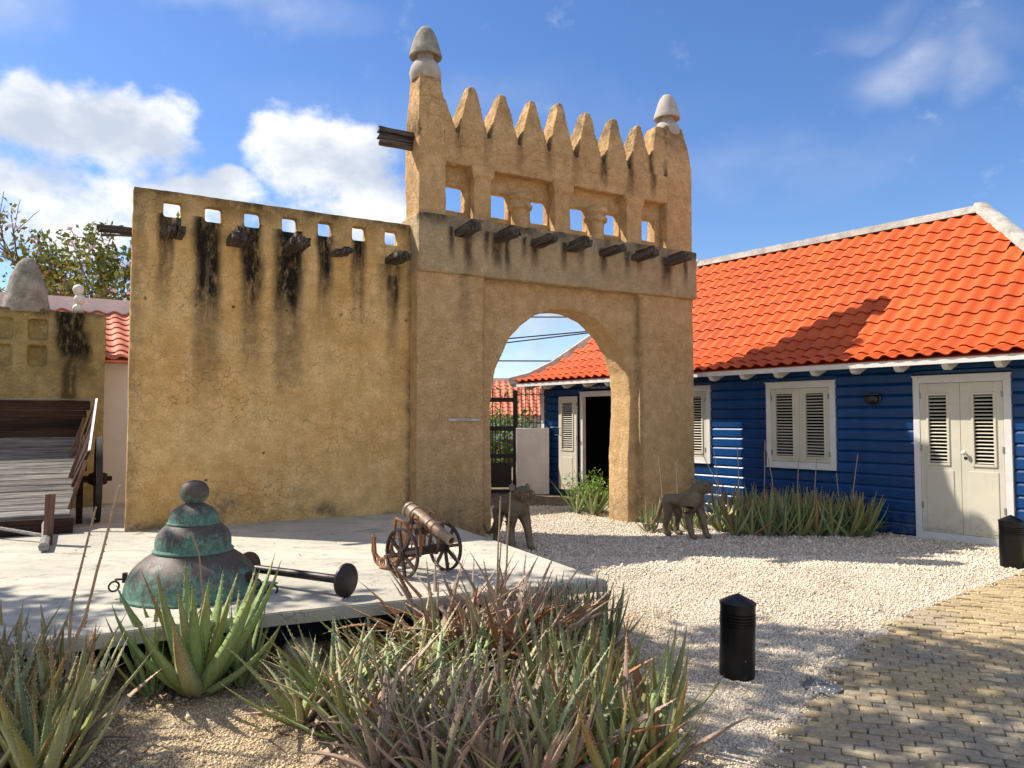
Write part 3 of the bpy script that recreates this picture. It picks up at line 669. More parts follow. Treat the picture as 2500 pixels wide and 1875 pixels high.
# ================================================================== blue house
house = empty('blue_house', A, AH, 'blue boarded house with an orange tile roof, white framed louvred shutters and doors', 'house')
X0, X1 = -7.9, 2.5; ZT = 2.42
OPEN = [(-6.70, -5.30, 0, 2.20), (-4.60, -3.42, .86, 2.19), (-2.31, -1.14, .86, 2.19), (-.005, 1.185, 0, 2.20)]
mb = MB()
edges = [X0] + [q for o_ in OPEN for q in o_[:2]] + [X1]
for a, b in zip(edges[::2], edges[1::2]): mb.box(a + .02, b - .02, .03, .12, 0, ZT)
for a, b, z0, z1 in OPEN:
    mb.box(a - .02, b + .02, .03, .12, z1 - .04, ZT)
    if z0 > 0: mb.box(a - .02, b + .02, .03, .12, 0, z0 + .04)
mb.box(X0, X0 + .1, .03, 5, 0, ZT); mb.box(X1 - .1, X1, .03, 5, 0, ZT); mb.box(X0, X1, 4.9, 5, 0, ZT); mb.box(X0, X1, .1, 5, 2.40, 2.46); mb.box(X0 + .1, X1 - .1, .12, 4.9, -.02, .03)
mb.box(-5.0, -4.9, .12, 3, 0, 2.4); mb.box(-7.2, -4.9, 2.4, 2.5, 0, 2.4)
mb.build('wall_core', M_DARKIN, house)
mb = MB().box(X0 - .03, X0 - .005, -.02, 4.9, 0, ZT - .02); mb.build('end_wall', M_BLUE, house)
mb = MB().box(X0 - .04, X0 + .06, -.035, .025, 0, ZT - .04); o = mb.build('corner_board', M_WHITE, house)
ph = .1615
for r_ in range(15):
    z = .02 + r_ * ph
    cuts = sorted([(a, b) for a, b, z0, z1 in OPEN if z < z1 - .02 and z + ph > z0 + .05])
    segs = []; x = X0 + .06
    for a, b in cuts: segs.append((x, a - .005)); x = b + .005
    segs.append((x, X1))
    for a, b in segs:
        if b - a < .05: continue
        n = 1; 
        for q in range(n):
            xa = a + (b - a) * q / n; xb = a + (b - a) * (q + 1) / n - .002
            j = random.uniform(-.002, .002)
            MB().prism([(.028, 0), (-.012 + j, .0), (-.016 + j, .006), (-.016 + j, .116), (-.013 + j, .124), (.006, .150), (.010, ph - .001), (.028, ph - .001)], xa, xb, 'x').build('cladding_board', M_BLUE, house).location = (0, 0, z)

for a, b, z0, z1 in OPEN:      # short boards filling up to the soffit over each opening
    zz = .02 + math.ceil((z1 + .03 - .02) / ph) * ph
    if zz - z1 > .04: MB().prism([(.028, 0), (-.014, 0), (-.015, zz - z1 - .04), (.008, zz - z1 - .024), (.028, zz - z1 - .024)], a - .004, b + .004, 'x').build('cladding_board', M_BLUE, house).location = (0, 0, z1 + .022)
slat_cache = {}
def slat_mesh(wd):
    k_ = round(wd, 3)
    if k_ not in slat_cache:
        mb = MB(); mb.box(-wd / 2, wd / 2, -.0175, .0175, -.0045, .0045); slat_cache[k_] = bevel(mb.mesh('slat', M_CREAM), .002)
    return slat_cache[k_]
def leaf(kind, x0, x1, z0, z1, lx0, lx1, lz0, lz1, y=0., th=.036, pan=None, n=20, parent=house, M=None):
    mb = MB(); ya, yb = y - th, y
    mb.box(x0, lx0, ya, yb, z0, z1); mb.box(lx1, x1, ya, yb, z0, z1); mb.box(lx0, lx1, ya, yb, z0, lz0); mb.box(lx0, lx1, ya, yb, lz1, z1)
    g = .028   # raised moulding round the louvre
    mb.box(lx0 - g, lx0 + .004, ya - .014, ya + .004, lz0 - g, lz1 + g); mb.box(lx1 - .004, lx1 + g, ya - .014, ya + .004, lz0 - g, lz1 + g)
    mb.box(lx0 + .004, lx1 - .004, ya - .014, ya + .004, lz0 - g, lz0 + .004); mb.box(lx0 + .004, lx1 - .004, ya - .014, ya + .004, lz1 - .004, lz1 + g)
    if pan:
        a, b, c, d_ = pan
        mb.box(a, b, ya - .008, ya + .002, c, d_)
    o = mb.build(kind, M_CREAM, parent); bevel(o.data, .003)
    if M is not None: o.matrix_local = M
    sm = slat_mesh(lx1 - lx0 - .004); st = (lz1 - lz0) / n
    for i in range(n): link('slat', sm, o, ((lx0 + lx1) / 2, y - th / 2, lz0 + st * (i + .5)), (R(24 + random.uniform(-4, 4)), 0, 0))
    return o
def hinges(o, x, zs, y):
    for z in zs: MB().box(x - .012, x + .012, y - .012, y, z - .04, z + .04).build('hinge', M_STEEL, o)
def casing(x0, x1, z0, z1, wd=.085, bottom=True):
    mb = MB(); yo, yi = -.042, .05
    mb.box(x0, x0 + wd, yo, yi, z0, z1); mb.box(x1 - wd, x1, yo, yi, z0, z1); mb.box(x0 + wd, x1 - wd, yo + .001, yi, z1 - wd, z1)
    mb.box(x0 - .012, x1 + .012, yo - .012, yo + .03, z1, z1 + .022)
    if bottom: mb.box(x0 + wd, x1 - wd, yo + .001, yi, z0, z0 + wd); mb.box(x0 - .006, x1 + .006, yo - .014, yo + .02, z0 - .02, z0 + .0)
    o = mb.build('window_frame' if bottom else 'door_frame', M_WHITE, house); bevel(o.data, .003); return o
for a, b in ((-4.60, -3.42), (-2.31, -1.14)):
    casing(a, b, .86, 2.18); m_ = (a + b) / 2
    for s, (xa, xb) in enumerate(((a + .088, m_ - .002), (m_ + .002, b - .088))):
        o = leaf('shutter', xa, xb, .95, 2.09, xa + (.085 if s == 0 else .105), xb - (.105 if s == 0 else .085), 1.03, 2.01, .0, n=21)
        hinges(o, xa + .01 if s == 0 else xb - .01, (1.08, 1.95), -.036)
casing(-.005, 1.185, 0, 2.18, .085, False)
for s, (xa, xb) in enumerate(((.083, .588), (.592, 1.097))):
    o = leaf('door', xa, xb, .10, 2.09, xa + (.11 if s == 0 else .16), xb - (.16 if s == 0 else .11), 1.02, 1.93, .0, n=19, pan=(xa + .07, xb - .09, .14, .93) if s == 0 else (xa + .09, xb - .07, .14, .93))
    hinges(o, xa + .008 if s == 0 else xb - .008, (.45, 1.22, 1.93), -.036)
    if s:
        kb = MB().lathe([(.012, 0), (.012, .02), (.030, .03), (.034, .045), (.022, .062), (.001, .066)], 16, M=Matrix.Translation((xa + .05, -.040, 1.17)) @ Matrix.Rotation(R(90), 4, 'X')).build('door_knob', M_WHITE, o, 'all')
        MB().lathe([(.022, 0), (.022, .004), (.012, .006)], 16, M=Matrix.Translation((xa + .052, -.0365, 1.10)) @ Matrix.Rotation(R(90), 4, 'X')).build('keyhole', M_BLACK, o)
MB().box(.08, 1.1, -.035, .02, .0, .097).build('threshold', M_WHITE, house)
# open doorway under the arch
casing(-6.70, -5.30, 0, 2.16, .085, False)
o = leaf('door', -7.30, -6.74, .14, 2.09, -7.19, -6.86, .98, 1.96, -.06, n=22, pan=(-7.17, -6.86, .24, .82))
hinges(o, -6.735, (.45, 1.22, 1.93), -.09)
MB().tube([(-7.25, -.10, 1.28), (-7.25, -.135, 1.29), (-7.25, -.135, 1.42), (-7.25, -.10, 1.43)], .007, 6).build('handle', M_BLACK, o)
text('Benin Bronzes', .078, house, (-6.15, -.024, 2.255), (R(90), 0, 0), M_TEXTW)
# bulkhead lamp
lm = MB().lathe([(.09, 0), (.092, .03), (.075, .04), (.072, .07), (.05, .10), (.001, .112)], 20, M=Matrix.Translation((-.56, -.015, 1.90)) @ Matrix.Scale(1.35, 4, (1, 0, 0)) @ Matrix.Rotation(R(90), 4, 'X')).build('wall_lamp', M_BLACK, house, True)
MB().box(-.68, -.44, -.13, -.012, 1.955, 1.975).build('lamp_hood', M_BLACK, lm)
# roof: bell-cast profile, hipped ends
PR = [(-.44, 2.43), (-.12, 2.545), (.25, 2.80), (2.5, 4.97)]; RX0, RX1 = X0 - .62, X1 + .42
def prof(L):
    L0 = 0
    for k in range(len(PR) - 1):
        p, q = PR[k], PR[k + 1]; a = math.hypot(q[0] - p[0], q[1] - p[1])
        if L < L0 + a or k == len(PR) - 2: break
        L0 += a
    ang = math.atan2(q[1] - p[1], q[0] - p[0]); return p[0] + (L - L0) * math.cos(ang), p[1] + (L - L0) * math.sin(ang), ang
def hipx(y, side): return (RX0 + (y + .44)) if side < 0 else (RX1 - (y + .44))
mb = MB(); D = .03
ring = []
for y, z in PR: ring.append((y, z - D))
lv = [(-.44, 2.43 - D), (-.12, 2.545 - D), (.25, 2.80 - D), (2.47, 4.94 - D)]
loops = []
for y, z in lv:
    yb = 5.0 - y; loops.append([(hipx(y, -1), y, z), (hipx(y, 1), y, z), (hipx(y, 1), yb, z), (hipx(y, -1), yb, z)])
mb.loft(loops, True)
roof = mb.build('roof', M_TILE, house)
T1 = tile_mesh('roof_tile', .225, .35, M_TILE, .027)
inst = []; EX = .285; TW = .225
nrow = int((.34 + .449 + math.hypot(2.25, 2.17)) / EX)
for r_ in range(nrow):
    y, z, ang = prof(r_ * EX + .0); y2, z2, _ = prof(r_ * EX + .34); ang = math.atan2(z2 - z, y2 - y)
    ymid = y + .15 * math.cos(ang)
    xa, xb = hipx(ymid, -1), hipx(ymid, 1)
    for c_ in range(int((xb - xa) / TW) + 1):
        x = math.floor(xa / TW) * TW + (c_ + .5) * TW
        if x < xa + .06 or x > xb - .06: continue
        inst.append(Matrix.Translation((x, y - .03, z + .012)) @ Matrix.Rotation(ang - .02 + random.uniform(-.006, .006), 4, 'X') @ Matrix.Rotation(random.uniform(-.008, .008), 4, 'Z'))
HM = Matrix.Translation(A) @ Matrix.Rotation(AH, 4, 'Z')
def seen(Mx):
    p = HM @ Mx.translation; q = p - Vector((0, 0, 1.6)); return p.y > 1 and abs(q.x / p.y) < .70 and (q.x / p.y > .235 or -.03 < q.x / p.y < .14)
inst.sort(key=lambda m_: (not seen(m_), (HM @ m_.translation).length))
for m_ in inst[:300]:
    o = link('roof_tile', T1, roof); o.matrix_local = m_
joined('roof_tiles', T1, inst[300:], M_TILE, roof)
# near hip end
e_inst = []
for r_ in range(nrow):
    y, z, ang = prof(r_ * EX); 
    for c_ in range(-14, 15):
        yy = 2.5 + c_ * TW
        if abs(yy - 2.5) > 2.94 - (y + .44) - .14: continue
        e_inst.append(Matrix.Translation((RX1 - (y + .44) + .03, yy, z + .012)) @ Matrix.Rotation(R(90), 4, 'Z') @ Matrix.Rotation(ang, 4, 'X'))
joined('hip_tiles', T1, e_inst, M_TILE, roof)
def cap_strip(name, pts, wd, hh, mat, n=14):
    mb = MB(); P_ = []
    for i in range(len(pts) - 1):
        a, b = Vector(pts[i]), Vector(pts[i + 1]); m_ = max(2, int((b - a).length / .25))
        for k_ in range(m_): P_.append(a.lerp(b, k_ / m_))
    P_.append(Vector(pts[-1])); rings = []
    for i, p in enumerate(P_):
        t = (P_[min(i + 1, len(P_) - 1)] - P_[max(i - 1, 0)]).normalized(); s = t.cross(Vector((0, 0, 1))).normalized(); u_ = s.cross(t); j = lambda a: random.uniform(-a, a)
        rings.append([p + s * (wd + j(.008)) - u_ * (.05 + hh * .5), p + s * (wd * .8 + j(.008)) + u_ * (hh * .7 + j(.006)), p + s * wd * .3 + u_ * hh, p - s * wd * .3 + u_ * hh, p - s * (wd * .8 + j(.008)) + u_ * (hh * .7 + j(.006)), p - s * (wd + j(.008)) - u_ * (.05 + hh * .5)])
    mb.loft(rings); return mb.build(name, mat, roof, True)
hp = lambda y, z, s: (hipx(y, s), y, z)
cap_strip('hip_cap', [hp(-.46, 2.47, 1), hp(-.12, 2.60, 1), hp(.25, 2.86, 1), hp(2.5, 5.05, 1)], .115, .045, M_MORTAR)
cap_strip('hip_cap', [hp(-.46, 2.46, -1), hp(-.12, 2.585, -1), hp(.25, 2.84, -1), hp(2.5, 5.02, -1)], .13, .085, M_MORTAR)
cap_strip('ridge_cap', [(hipx(2.5, -1), 2.5, 5.0), (hipx(2.5, 1), 2.5, 4.985)], .14, .06, M_MORTAR)
MB().box(RX0 + .02, RX1 - .02, -.43, -.40, 2.325, 2.405).build('fascia', M_WHITE, house)
MB().box(RX0 + .02, RX1 - .02, -.40, .03, 2.385, 2.399).build('soffit', M_DARKIN, house)
for k_ in range(18):
    x = -8.05 + k_ * .615
    MB().prism([(-.398, 2.384), (-.398, 2.31), (-.375, 2.29), (-.36, 2.27), (-.33, 2.255), (-.28, 2.25), (.02, 2.37), (.02, 2.384)], x - .04, x + .04, 'x').build('rafter_tail', M_WHITE, house)
# ================================================================== things behind the arch
gt = empty('iron_gate', (-.45, 16.72, 0), 0, 'black iron barred gate seen through the left of the arch', 'gate')
MB().box(.47, .57, -.05, .05, 0, 2.25).build('gate_post', M_GATEI, gt)
for z0, z1 in ((1.99, 2.09), (1.36, 1.46), (.76, .86), (.0, .08)): MB().box(-.6, .47, -.02, .02, z0, z1).build('rail', M_GATEI, gt)
MB().box(-.6, .44, -.012, .012, .12, .66).build('panel', M_GATEI, gt)
for k in range(5): MB().tube([(.36 - k * .17, 0, .66), (.36 - k * .17, 0, 2.28)], .011, 6).build('bar', M_GATEI, gt)
for k in range(9): MB().tube([(.40 - k * .105, .005, .66), (.40 - k * .105, .005, 1.62)], .010, 6).build('bar', M_GATEI, gt)
wp = MB().box(.09, .80, 16.38, 16.60, 0, 1.42).build('gate_pillar', M_MORTW); bevel(wp.data, .012, 2)
tag(wp, 'short whitewashed wall end beside the iron gate, under the arch', 'wall')
fe = empty('iron_fence', (.10, 16.47, 1.42), 0, 'thin black iron bars standing on the white wall end behind the arch', 'fence')
for k in range(9): MB().tube([(.03 + k * .082, 0, -.25 if k == 0 else 0), (.03 + k * .082, 0, .88)], .008, 6).build('bar', M_GATEI, fe)
for z in (.72, .10): MB().box(0, .70, -.008, .008, z, z + .02).build('rail', M_GATEI, fe)
far = empty('red_roof_house', (0, 27, 0), R(4), 'distant house with a pale red tile roof beyond the iron gate', 'house')
MB().box(-6, 4, 0, 4, 0, 1.72).build('wall', M_MORTW, far)
fr = MB().prism([(-.4, 1.70), (-.4, 1.74), (2.2, 3.1), (4.4, 1.74), (4.4, 1.7)], -6.2, 4.2, 'x').build('roof', M_TILER, far)
T2 = tile_mesh('far_tile', .24, .36, M_TILER, .03); ra = math.atan2(1.36, 2.6)
ti = []
for r_ in range(10):
    for c_ in range(43): ti.append(Matrix.Translation((-6.1 + c_ * .24, -.42 + r_ * .30 * math.cos(ra), 1.76 + r_ * .30 * math.sin(ra))) @ Matrix.Rotation(ra, 4, 'X'))
joined('roof_tiles', T2, ti, M_TILER, fr)
MB().box(-6.2, 4.2, 2.1, 2.4, 3.0, 3.2).build('ridge_coping', M_MORTW, far)
MB().box(-6, 4, -.03, -.002, .0, .9).build('base_band', flat('maroon_paint', (.12, .02, .025), .7), far)
for k, (za, zb, y) in enumerate(((4.22, 4.46, 25), (4.08, 4.40, 25.1), (3.56, 3.55, 25.2), (5.05, 5.05, 25.4))):
    pts = [(-40 + 80 * t / 24, y, za + (zb - za) * (t / 24 - .49) * 30 + .35 * ((t / 12 - 1) ** 2)) for t in range(25)]
    o = MB().tube(pts, .022, 5).build('overhead_cable', M_GATEI)
    tag(o, ('steep black overhead cable across the sky in the arch', 'second sloping black cable just under the steep one', 'lowest level black cable above the hipped roof end', 'topmost thin black cable under the crown of the arch')[k], 'cable', 'overhead cables beyond the gate')

# ================================================================== leaf scatter helpers
def leaf_cloud(name, centers, mat, parent, size, n_per, spread, aspect=.5, seed=1, kind=None, up=.3, flat_=1.):
    r = np.random.default_rng(seed); C_ = np.repeat(np.asarray(centers, float), n_per, 0); n = len(C_)
    P = C_ + r.normal(0, 1, (n, 3)) * spread * np.array([1, 1, flat_])
    a = r.normal(0, 1, (n, 3)); a[:, 2] += up * 0; a /= np.linalg.norm(a, axis=1)[:, None]
    b = np.cross(a, r.normal(0, 1, (n, 3))); b /= np.linalg.norm(b, axis=1)[:, None]
    s = size * r.uniform(.6, 1.3, n)[:, None]
    nrm = np.cross(a, b)
    V = np.stack([P - a * s * .5, P + b * s * aspect * .5 + nrm * s * .08, P + a * s * .5, P - b * s * aspect * .5 + nrm * s * .08], 1).reshape(-1, 3)
    me = bpy.data.meshes.new(name); me.from_pydata(V.tolist(), [], [(4 * i, 4 * i + 1, 4 * i + 2, 4 * i + 3) for i in range(n)]); me.materials.append(mat)
    at = me.attributes.new('rnd', 'FLOAT', 'POINT'); at.data.foreach_set('value', np.repeat(r.uniform(0, 1, n), 4).astype(np.float32))
    o = link(name, me, parent)
    if kind: tag(o, kind=kind)
    return o
def branch(mb, p, d_, L, r, depth, tips_, rr, bend=.35, split=(2, 3), shrink=.72):
    pts = [p]; q = p.copy(); dd = d_.copy(); n = 5
    for i in range(n):
        dd = (dd + Vector([rr.uniform(-1, 1) for _ in '123']) * bend * .35 + Vector((0, 0, .06))).normalized(); q = q + dd * L / n; pts.append(q.copy())
        if depth <= 1: tips_.append((q.copy(), depth))
    mb.tube(pts, [r * (1 - .45 * i / n) for i in range(n + 1)], 5)
    if depth > 0:
        for k in range(rr.randint(*split)):
            nd = (dd + Vector([rr.uniform(-1, 1) for _ in '123']) * .75).normalized(); branch(mb, pts[rr.randint(3, n)], nd, L * shrink * rr.uniform(.8, 1.15), r * .58, depth - 1, tips_, rr, bend, split, shrink)
    else: tips_.append((q.copy(), 0))

# flowering tree at the left
rr = random.Random(5)
tr = empty('flowering_tree', (-9.0, 16.0, 0), 0, 'airy green tree with pale pink blossoms rising behind the low adobe wall', 'tree')
mb = MB(); tp = []
mb.tube([(0, 0, -.05), (.03, 0, 1.2), (.0, 0, 2.4), (-.05, 0, 3.1)], [.13, .11, .09, .08], 8); mb.build('trunk', M_BARK, tr, True)
mb = MB()
for k in range(9):
    a = k * 2.4; t = .25 + .75 * (k % 3) / 2
    branch(mb, Vector((0, 0, 2.3 + .13 * k)), Vector((math.cos(a) * t, math.sin(a) * t, .8)).normalized(), 1.25 + .35 * (k % 2), .05, 3, tp, rr, .5, (2, 3), .76)
mb.build('limbs', M_BARK, tr, True)
pts = [p for p, d_ in tp]
core = [p for p in pts if (p - Vector((.1, 0, 4.0))).length < 1.9 or rr.random() < .16]
leaf_cloud('foliage', core, M_TREEL, tr, .135, 5, .085, .5, 3)
leaf_cloud('blossoms', [p for p in pts if rr.random() < .16], M_FLOW, tr, .085, 3, .05, .9, 4)
b2 = empty('background_bush', (-11.6, 17, 2.3), 0, 'dark green bush at the far left behind the white roof ridge', 'bush')
leaf_cloud('foliage', [(rr.gauss(0, .7), rr.gauss(0, .5), abs(rr.gauss(0, .45)) + 1.2) for _ in range(160)], M_TREEL, b2, .14, 6, .14, .5, 8)
mb = MB(); mb.tube([(0, 0, -2.3), (0, 0, 1.4)], [.1, .05], 6); mb.build('stem', M_BARK, b2)
# shrub beyond the gate
gb = empty('garden_shrub', (-.2, 20, 0), 0, 'bright green leafy shrub behind the iron gate bars', 'shrub')
leaf_cloud('foliage', [(rr.uniform(-1.0, .9), rr.gauss(0, .3), max(.5, rr.gauss(1.15, .45))) for _ in range(260)], M_FERN, gb, .13, 8, .12, .4, 6)
mb = MB(); [mb.tube([(x, 0, 0), (x * 1.2, 0, 1.2)], [.03, .015], 5) for x in (-.5, 0, .5)]; mb.build('stems', M_BARK, gb)
# tree outside the frame that dapples the forecourt
_x = 0; sh = empty('shade_tree', (-7.6, 3.2, -.2), 0, 'broad leafy shade tree standing left of the view', 'tree')
mb = MB(); mb.tube([(0, 0, 0), (.1, .1, 2.5), (.2, .3, 5), (.6, .9, 7)], [.28, .22, .18, .10], 10)
tg = []
def cast(px, py, h, rad, n): tg.append((Vector((px, py, -.1)) + SUN * (h / SUN.z), rad, n))
SHD = [(-2.9, 4.5, 6.2, .5, 24), (-2.5, 3.95, 6.0, .5, 24), (-2.65, 4.2, 6.3, .45, 20), (-2.1, 3.6, 6, .45, 20), (-2.7, 4.9, 6.4, .4, 12), (-1.2, 5.3, 6.6, .25, 6), (-3.3, 5.0, 6.3, .5, 16),
       (1.1, 5.7, 7.2, .42, 13), (1.75, 5.75, 7.4, .45, 16), (2.4, 5.9, 7.3, .5, 20), (3.0, 5.6, 7.2, .5, 20), (2.7, 5.1, 7.0, .45, 18), (3.5, 5.6, 7.4, .55, 20), (3.2, 5.0, 7, .5, 18), (2.2, 4.1, 6.8, .42, 14), (2.9, 4.2, 6.8, .45, 14), (1.5, 4.2, 6.6, .4, 12), (1.4, 5.05, 7, .42, 11), (.75, 5.2, 7, .35, 7), (.9, 4.4, 6.6, .3, 5), (3.7, 4.6, 7, .5, 14), (4.3, 5.4, 7.6, .6, 14), (.2, 5.75, 7.0, .28, 7)]
for s_ in SHD: cast(*s_)
base = Vector((-7.6, 3.2, -.2)); cs = []
for c, rad, n in tg:
    q = c - base; mb.tube([(.45, .7, 6.2), (.45 + (q.x - .45) * .5, .7 + (q.y - .7) * .5, 6.2 + (q.z - 6.2) * .5 + .5), q], [.05, .03, .012], 5)
    for _ in range(n):
        v_ = Vector([rr.gauss(0, 1) for _ in '123']).normalized() * rad * rr.random() ** .4; cs.append(tuple(q + v_))
mb.build('trunk', M_BARK, sh, True)
leaf_cloud('foliage', cs, M_SHADE, sh, .21, 9, .14, .55, 9)

# ================================================================== aloes
leaf_cache = {}
def aloe_leaf(ph0, kap, wd, key):
    k = (round(ph0 / 8) * 8, round(kap / 12) * 12, round(wd, 3), key)
    if k in leaf_cache: return leaf_cache[k]
    n = 9; p0, kp = R(k[0]), R(k[1]); pos = Vector((0, 0, 0)); V = []; Fc = []; al = []; mi = []; edge = []
    tw = random.uniform(-.25, .25)
    for i in range(n + 1):
        s = i / n; ph = p0 + kp * s * s if abs(kp) > .01 else p0
        ph = p0 + kp * (s ** 1.3)
        if i: pos = pos + Vector((math.sin(ph), 0, math.cos(ph))) / n
        w_ = wd * (.72 + .28 * min(1, s / .18)) * max(.02, (1 - s ** 1.9) * (1 - .25 * s)) 
        nr = Vector((-math.cos(ph), 0, math.sin(ph))); sd = Vector((0, 1, 0)); a_ = tw * s
        sd, nr = sd * math.cos(a_) + nr * math.sin(a_), nr * math.cos(a_) - sd * math.sin(a_)
        dry = key in ('dry', 'rust'); cu = .38 if not dry else .8; thk = .42 if not dry else .12
        Lp = pos + sd * w_ + nr * w_ * cu; Rp = pos - sd * w_ + nr * w_ * cu
        V += [Lp, pos + nr * w_ * .10, Rp, pos - sd * w_ * .55 - nr * w_ * thk, pos + sd * w_ * .55 - nr * w_ * thk]; al += [s] * 5; edge.append((Lp, Rp, sd, Vector((math.sin(ph), 0, math.cos(ph))), w_))
    for i in range(n):
        for j in range(5): Fc.append((i * 5 + j, i * 5 + (j + 1) % 5, (i + 1) * 5 + (j + 1) % 5, (i + 1) * 5 + j)); mi.append(0)
    for i in range(1, n):
        for h in (0, .5):
            for side in (0, 1):
                a = edge[i][side].lerp(edge[min(i + 1, n)][side], h); sg = 1 if side == 0 else -1; t = edge[i][3]
                b = len(V); V += [a - t * .006, a + t * .007, a + edge[i][2] * sg * .0085 + t * .005]; al += [.2] * 3; Fc.append((b, b + 1, b + 2)); mi.append(1)
    me = bpy.data.meshes.new('aloe_leaf'); me.from_pydata([tuple(v) for v in V], [], Fc); me.materials.append(LEAFM[key]); me.materials.append(M_TOOTH)
    me.polygons.foreach_set('material_index', mi); me.polygons.foreach_set('use_smooth', [m_ == 0 for m_ in mi])
    at = me.attributes.new('along', 'FLOAT', 'POINT'); at.data.foreach_set('value', np.array(al, np.float32))
    leaf_cache[k] = me; return me
ra_ = random.Random(11)
def aloe(name, loc, n, L, wd, keys, label, group=None, droop=0., outer=66, lean=(0, 0), inner=6, stalks=()):
    n = int(n * 1.25) if loc[1] < 6 and group else n
    o = empty(name, loc, ra_.uniform(0, 6.28), label, 'aloe plant', group)
    for k in range(n):
        f = (k + .5) / n; ph = outer + (inner - outer) * f ** .8 + ra_.uniform(-9, 9)
        kp = (-.78 * max(0, ph - 12)) * (1 - droop) + droop * ra_.uniform(5, 95) + ra_.uniform(-10, 10)
        key = ra_.choices(list(keys), list(keys.values()))[0]
        if key in ('rust', 'dry') and ra_.random() < .5: ph += 15; kp += 25
        l_ = L * (.72 + .38 * math.sin(PI * min(1, f + .18))) * ra_.uniform(.85, 1.15)
        az = k * 2.39996 + ra_.uniform(-.35, .35)
        c = link('leaf', aloe_leaf(ph, kp, wd, key), o, (math.cos(az) * .025, math.sin(az) * .025, -.01 + .04 * f), (R(lean[0]) + ra_.uniform(-.06, .06), R(lean[1]) + ra_.uniform(-.06, .06), az), (l_, l_ * ra_.uniform(.85, 1.15), l_))
    return o
def stalk(parent, world_pts, r=.008):
    iv = (Matrix.Translation(parent.location) @ Matrix.Rotation(parent.rotation_euler.z, 4, 'Z')).inverted()
    pts = [iv @ Vector(p) for p in world_pts]; P_ = []
    for i in range(len(pts) - 1):
        for t in range(6): P_.append(pts[i].lerp(pts[i + 1], t / 6) + Vector([ra_.uniform(-.002, .002) for _ in '123']))
    P_.append(pts[-1]); mb = MB(); mb.tube(P_, [r * (1 - .5 * i / len(P_)) for i in range(len(P_))], 6)
    n = len(P_)
    for i in range(n // 3, n - 1):
        for q in range(3):
            a = ra_.uniform(0, 6.28); d_ = Vector((math.cos(a), math.sin(a), -.6)); p = P_[i] + (P_[i + 1] - P_[i]) * (q / 3); mb.tube([p, p + d_ * r * 1.3], [r * .35, r * .2], 3)
    return mb.build('flower_stalk', M_STALK, parent)

GR = {'green': 8, 'grey': 1, 'olive': 1}; MIX = {'grey': 5, 'olive': 4, 'green': 2.5, 'dry': 1.6, 'rust': .3}; DRY = {'dry': 6, 'grey': 2.5, 'rust': .5, 'olive': 1.5}; OLV = {'grey': 5, 'olive': 4, 'dry': 1.2, 'rust': .35, 'dark': 2}; DK = {'dark': 5, 'grey': 2, 'green': 1, 'dry': .8}
big = aloe('aloe_plant', (-1.85, 4.55, -.01), 30, .75, .082, GR, 'large bright green aloe in front of the copper dome', None, 0, 66, inner=4)
for p, l in (((-1.62, 4.66, 0), 'slender green aloe pressed against the right flank of the largest aloe'), ((-2.1, 4.5, 0), 'small thin aloe half hidden behind the left flank of the largest aloe')):
    aloe('aloe_plant', p, 14, .50, .046, {'green': 4, 'dark': 2, 'olive': 1}, l, None, 0, 45)
# foreground clumps, front row to back row
CL = {
 'aloes in the lower left clump': ('brown green aloe in the lower left clump', [(-2.33, 3.66), (-2.08, 3.57), (-2.12, 3.42), (-2.66, 4.1), (-2.62, 3.85), (-2.22, 3.90), (-2.95, 4.45), (-2.55, 4.33), (-2.0, 3.30), (-2.35, 3.40), (-2.48, 3.58), (-2.9, 4.15)], 16, .54, .055, OLV, .15, 50, (0, 0)),
 'aloes in the sunlit foreground mass': ('pale green slender aloe in the foreground mass', [(-1.10, 4.06), (-.82, 3.90), (-1.06, 4.50), (-.84, 4.80), (-.58, 4.50), (-.42, 4.13), (-.70, 4.22), (-.25, 4.50), (-.92, 4.36), (-.60, 4.80), (-.38, 4.85), (-.98, 4.22)], 17, .51, .045, MIX, .42, 60, (0, 9)),
 'dry aloes at the bottom centre': ('dried brown aloe at the bottom centre', [(-.53, 3.76), (-.26, 3.70), (-.06, 4.15), (.0, 3.65), (-.15, 3.90), (-.40, 3.56), (.16, 3.92), (-.60, 3.50), (-.1, 3.40), (-.32, 3.35), (.1, 3.4)], 17, .50, .041, DRY, .42, 52, (0, 0)),
 'aloes at the right end of the foreground mass': ('grey green aloe right of the foreground mass', [(.33, 3.80), (.50, 4.32), (.58, 3.92), (.78, 4.22), (.26, 4.2), (.20, 4.62), (.42, 4.6), (.70, 3.78), (.22, 3.56), (.46, 3.55)], 14, .52, .060, {'green': 3, 'grey': 4, 'olive': 3, 'rust': .8, 'dry': .6}, .08, 50, (0, 0)),
 'withered aloes beside the platform': ('withered aloe below the cannon', [(-.22, 5.02), (-.50, 5.12), (.02, 5.30), (-.05, 4.95), (-.28, 5.30), (.10, 5.08)], 26, .74, .036, {'dry': 8, 'rust': 1.8, 'grey': .4}, .5, 62, (0, 0)),
 'dark aloes at the platform corner': ('dark green aloe at the platform corner', [(.25, 5.50), (.43, 5.62), (.60, 5.72), (.36, 5.34), (.52, 5.45), (.24, 5.25), (.68, 5.55)], 16, .50, .040, DK, .05, 40, (0, 0))}
ORD = ['leftmost', 'second from the left', 'third from the left', 'fourth from the left', 'fifth from the left', 'sixth from the left']
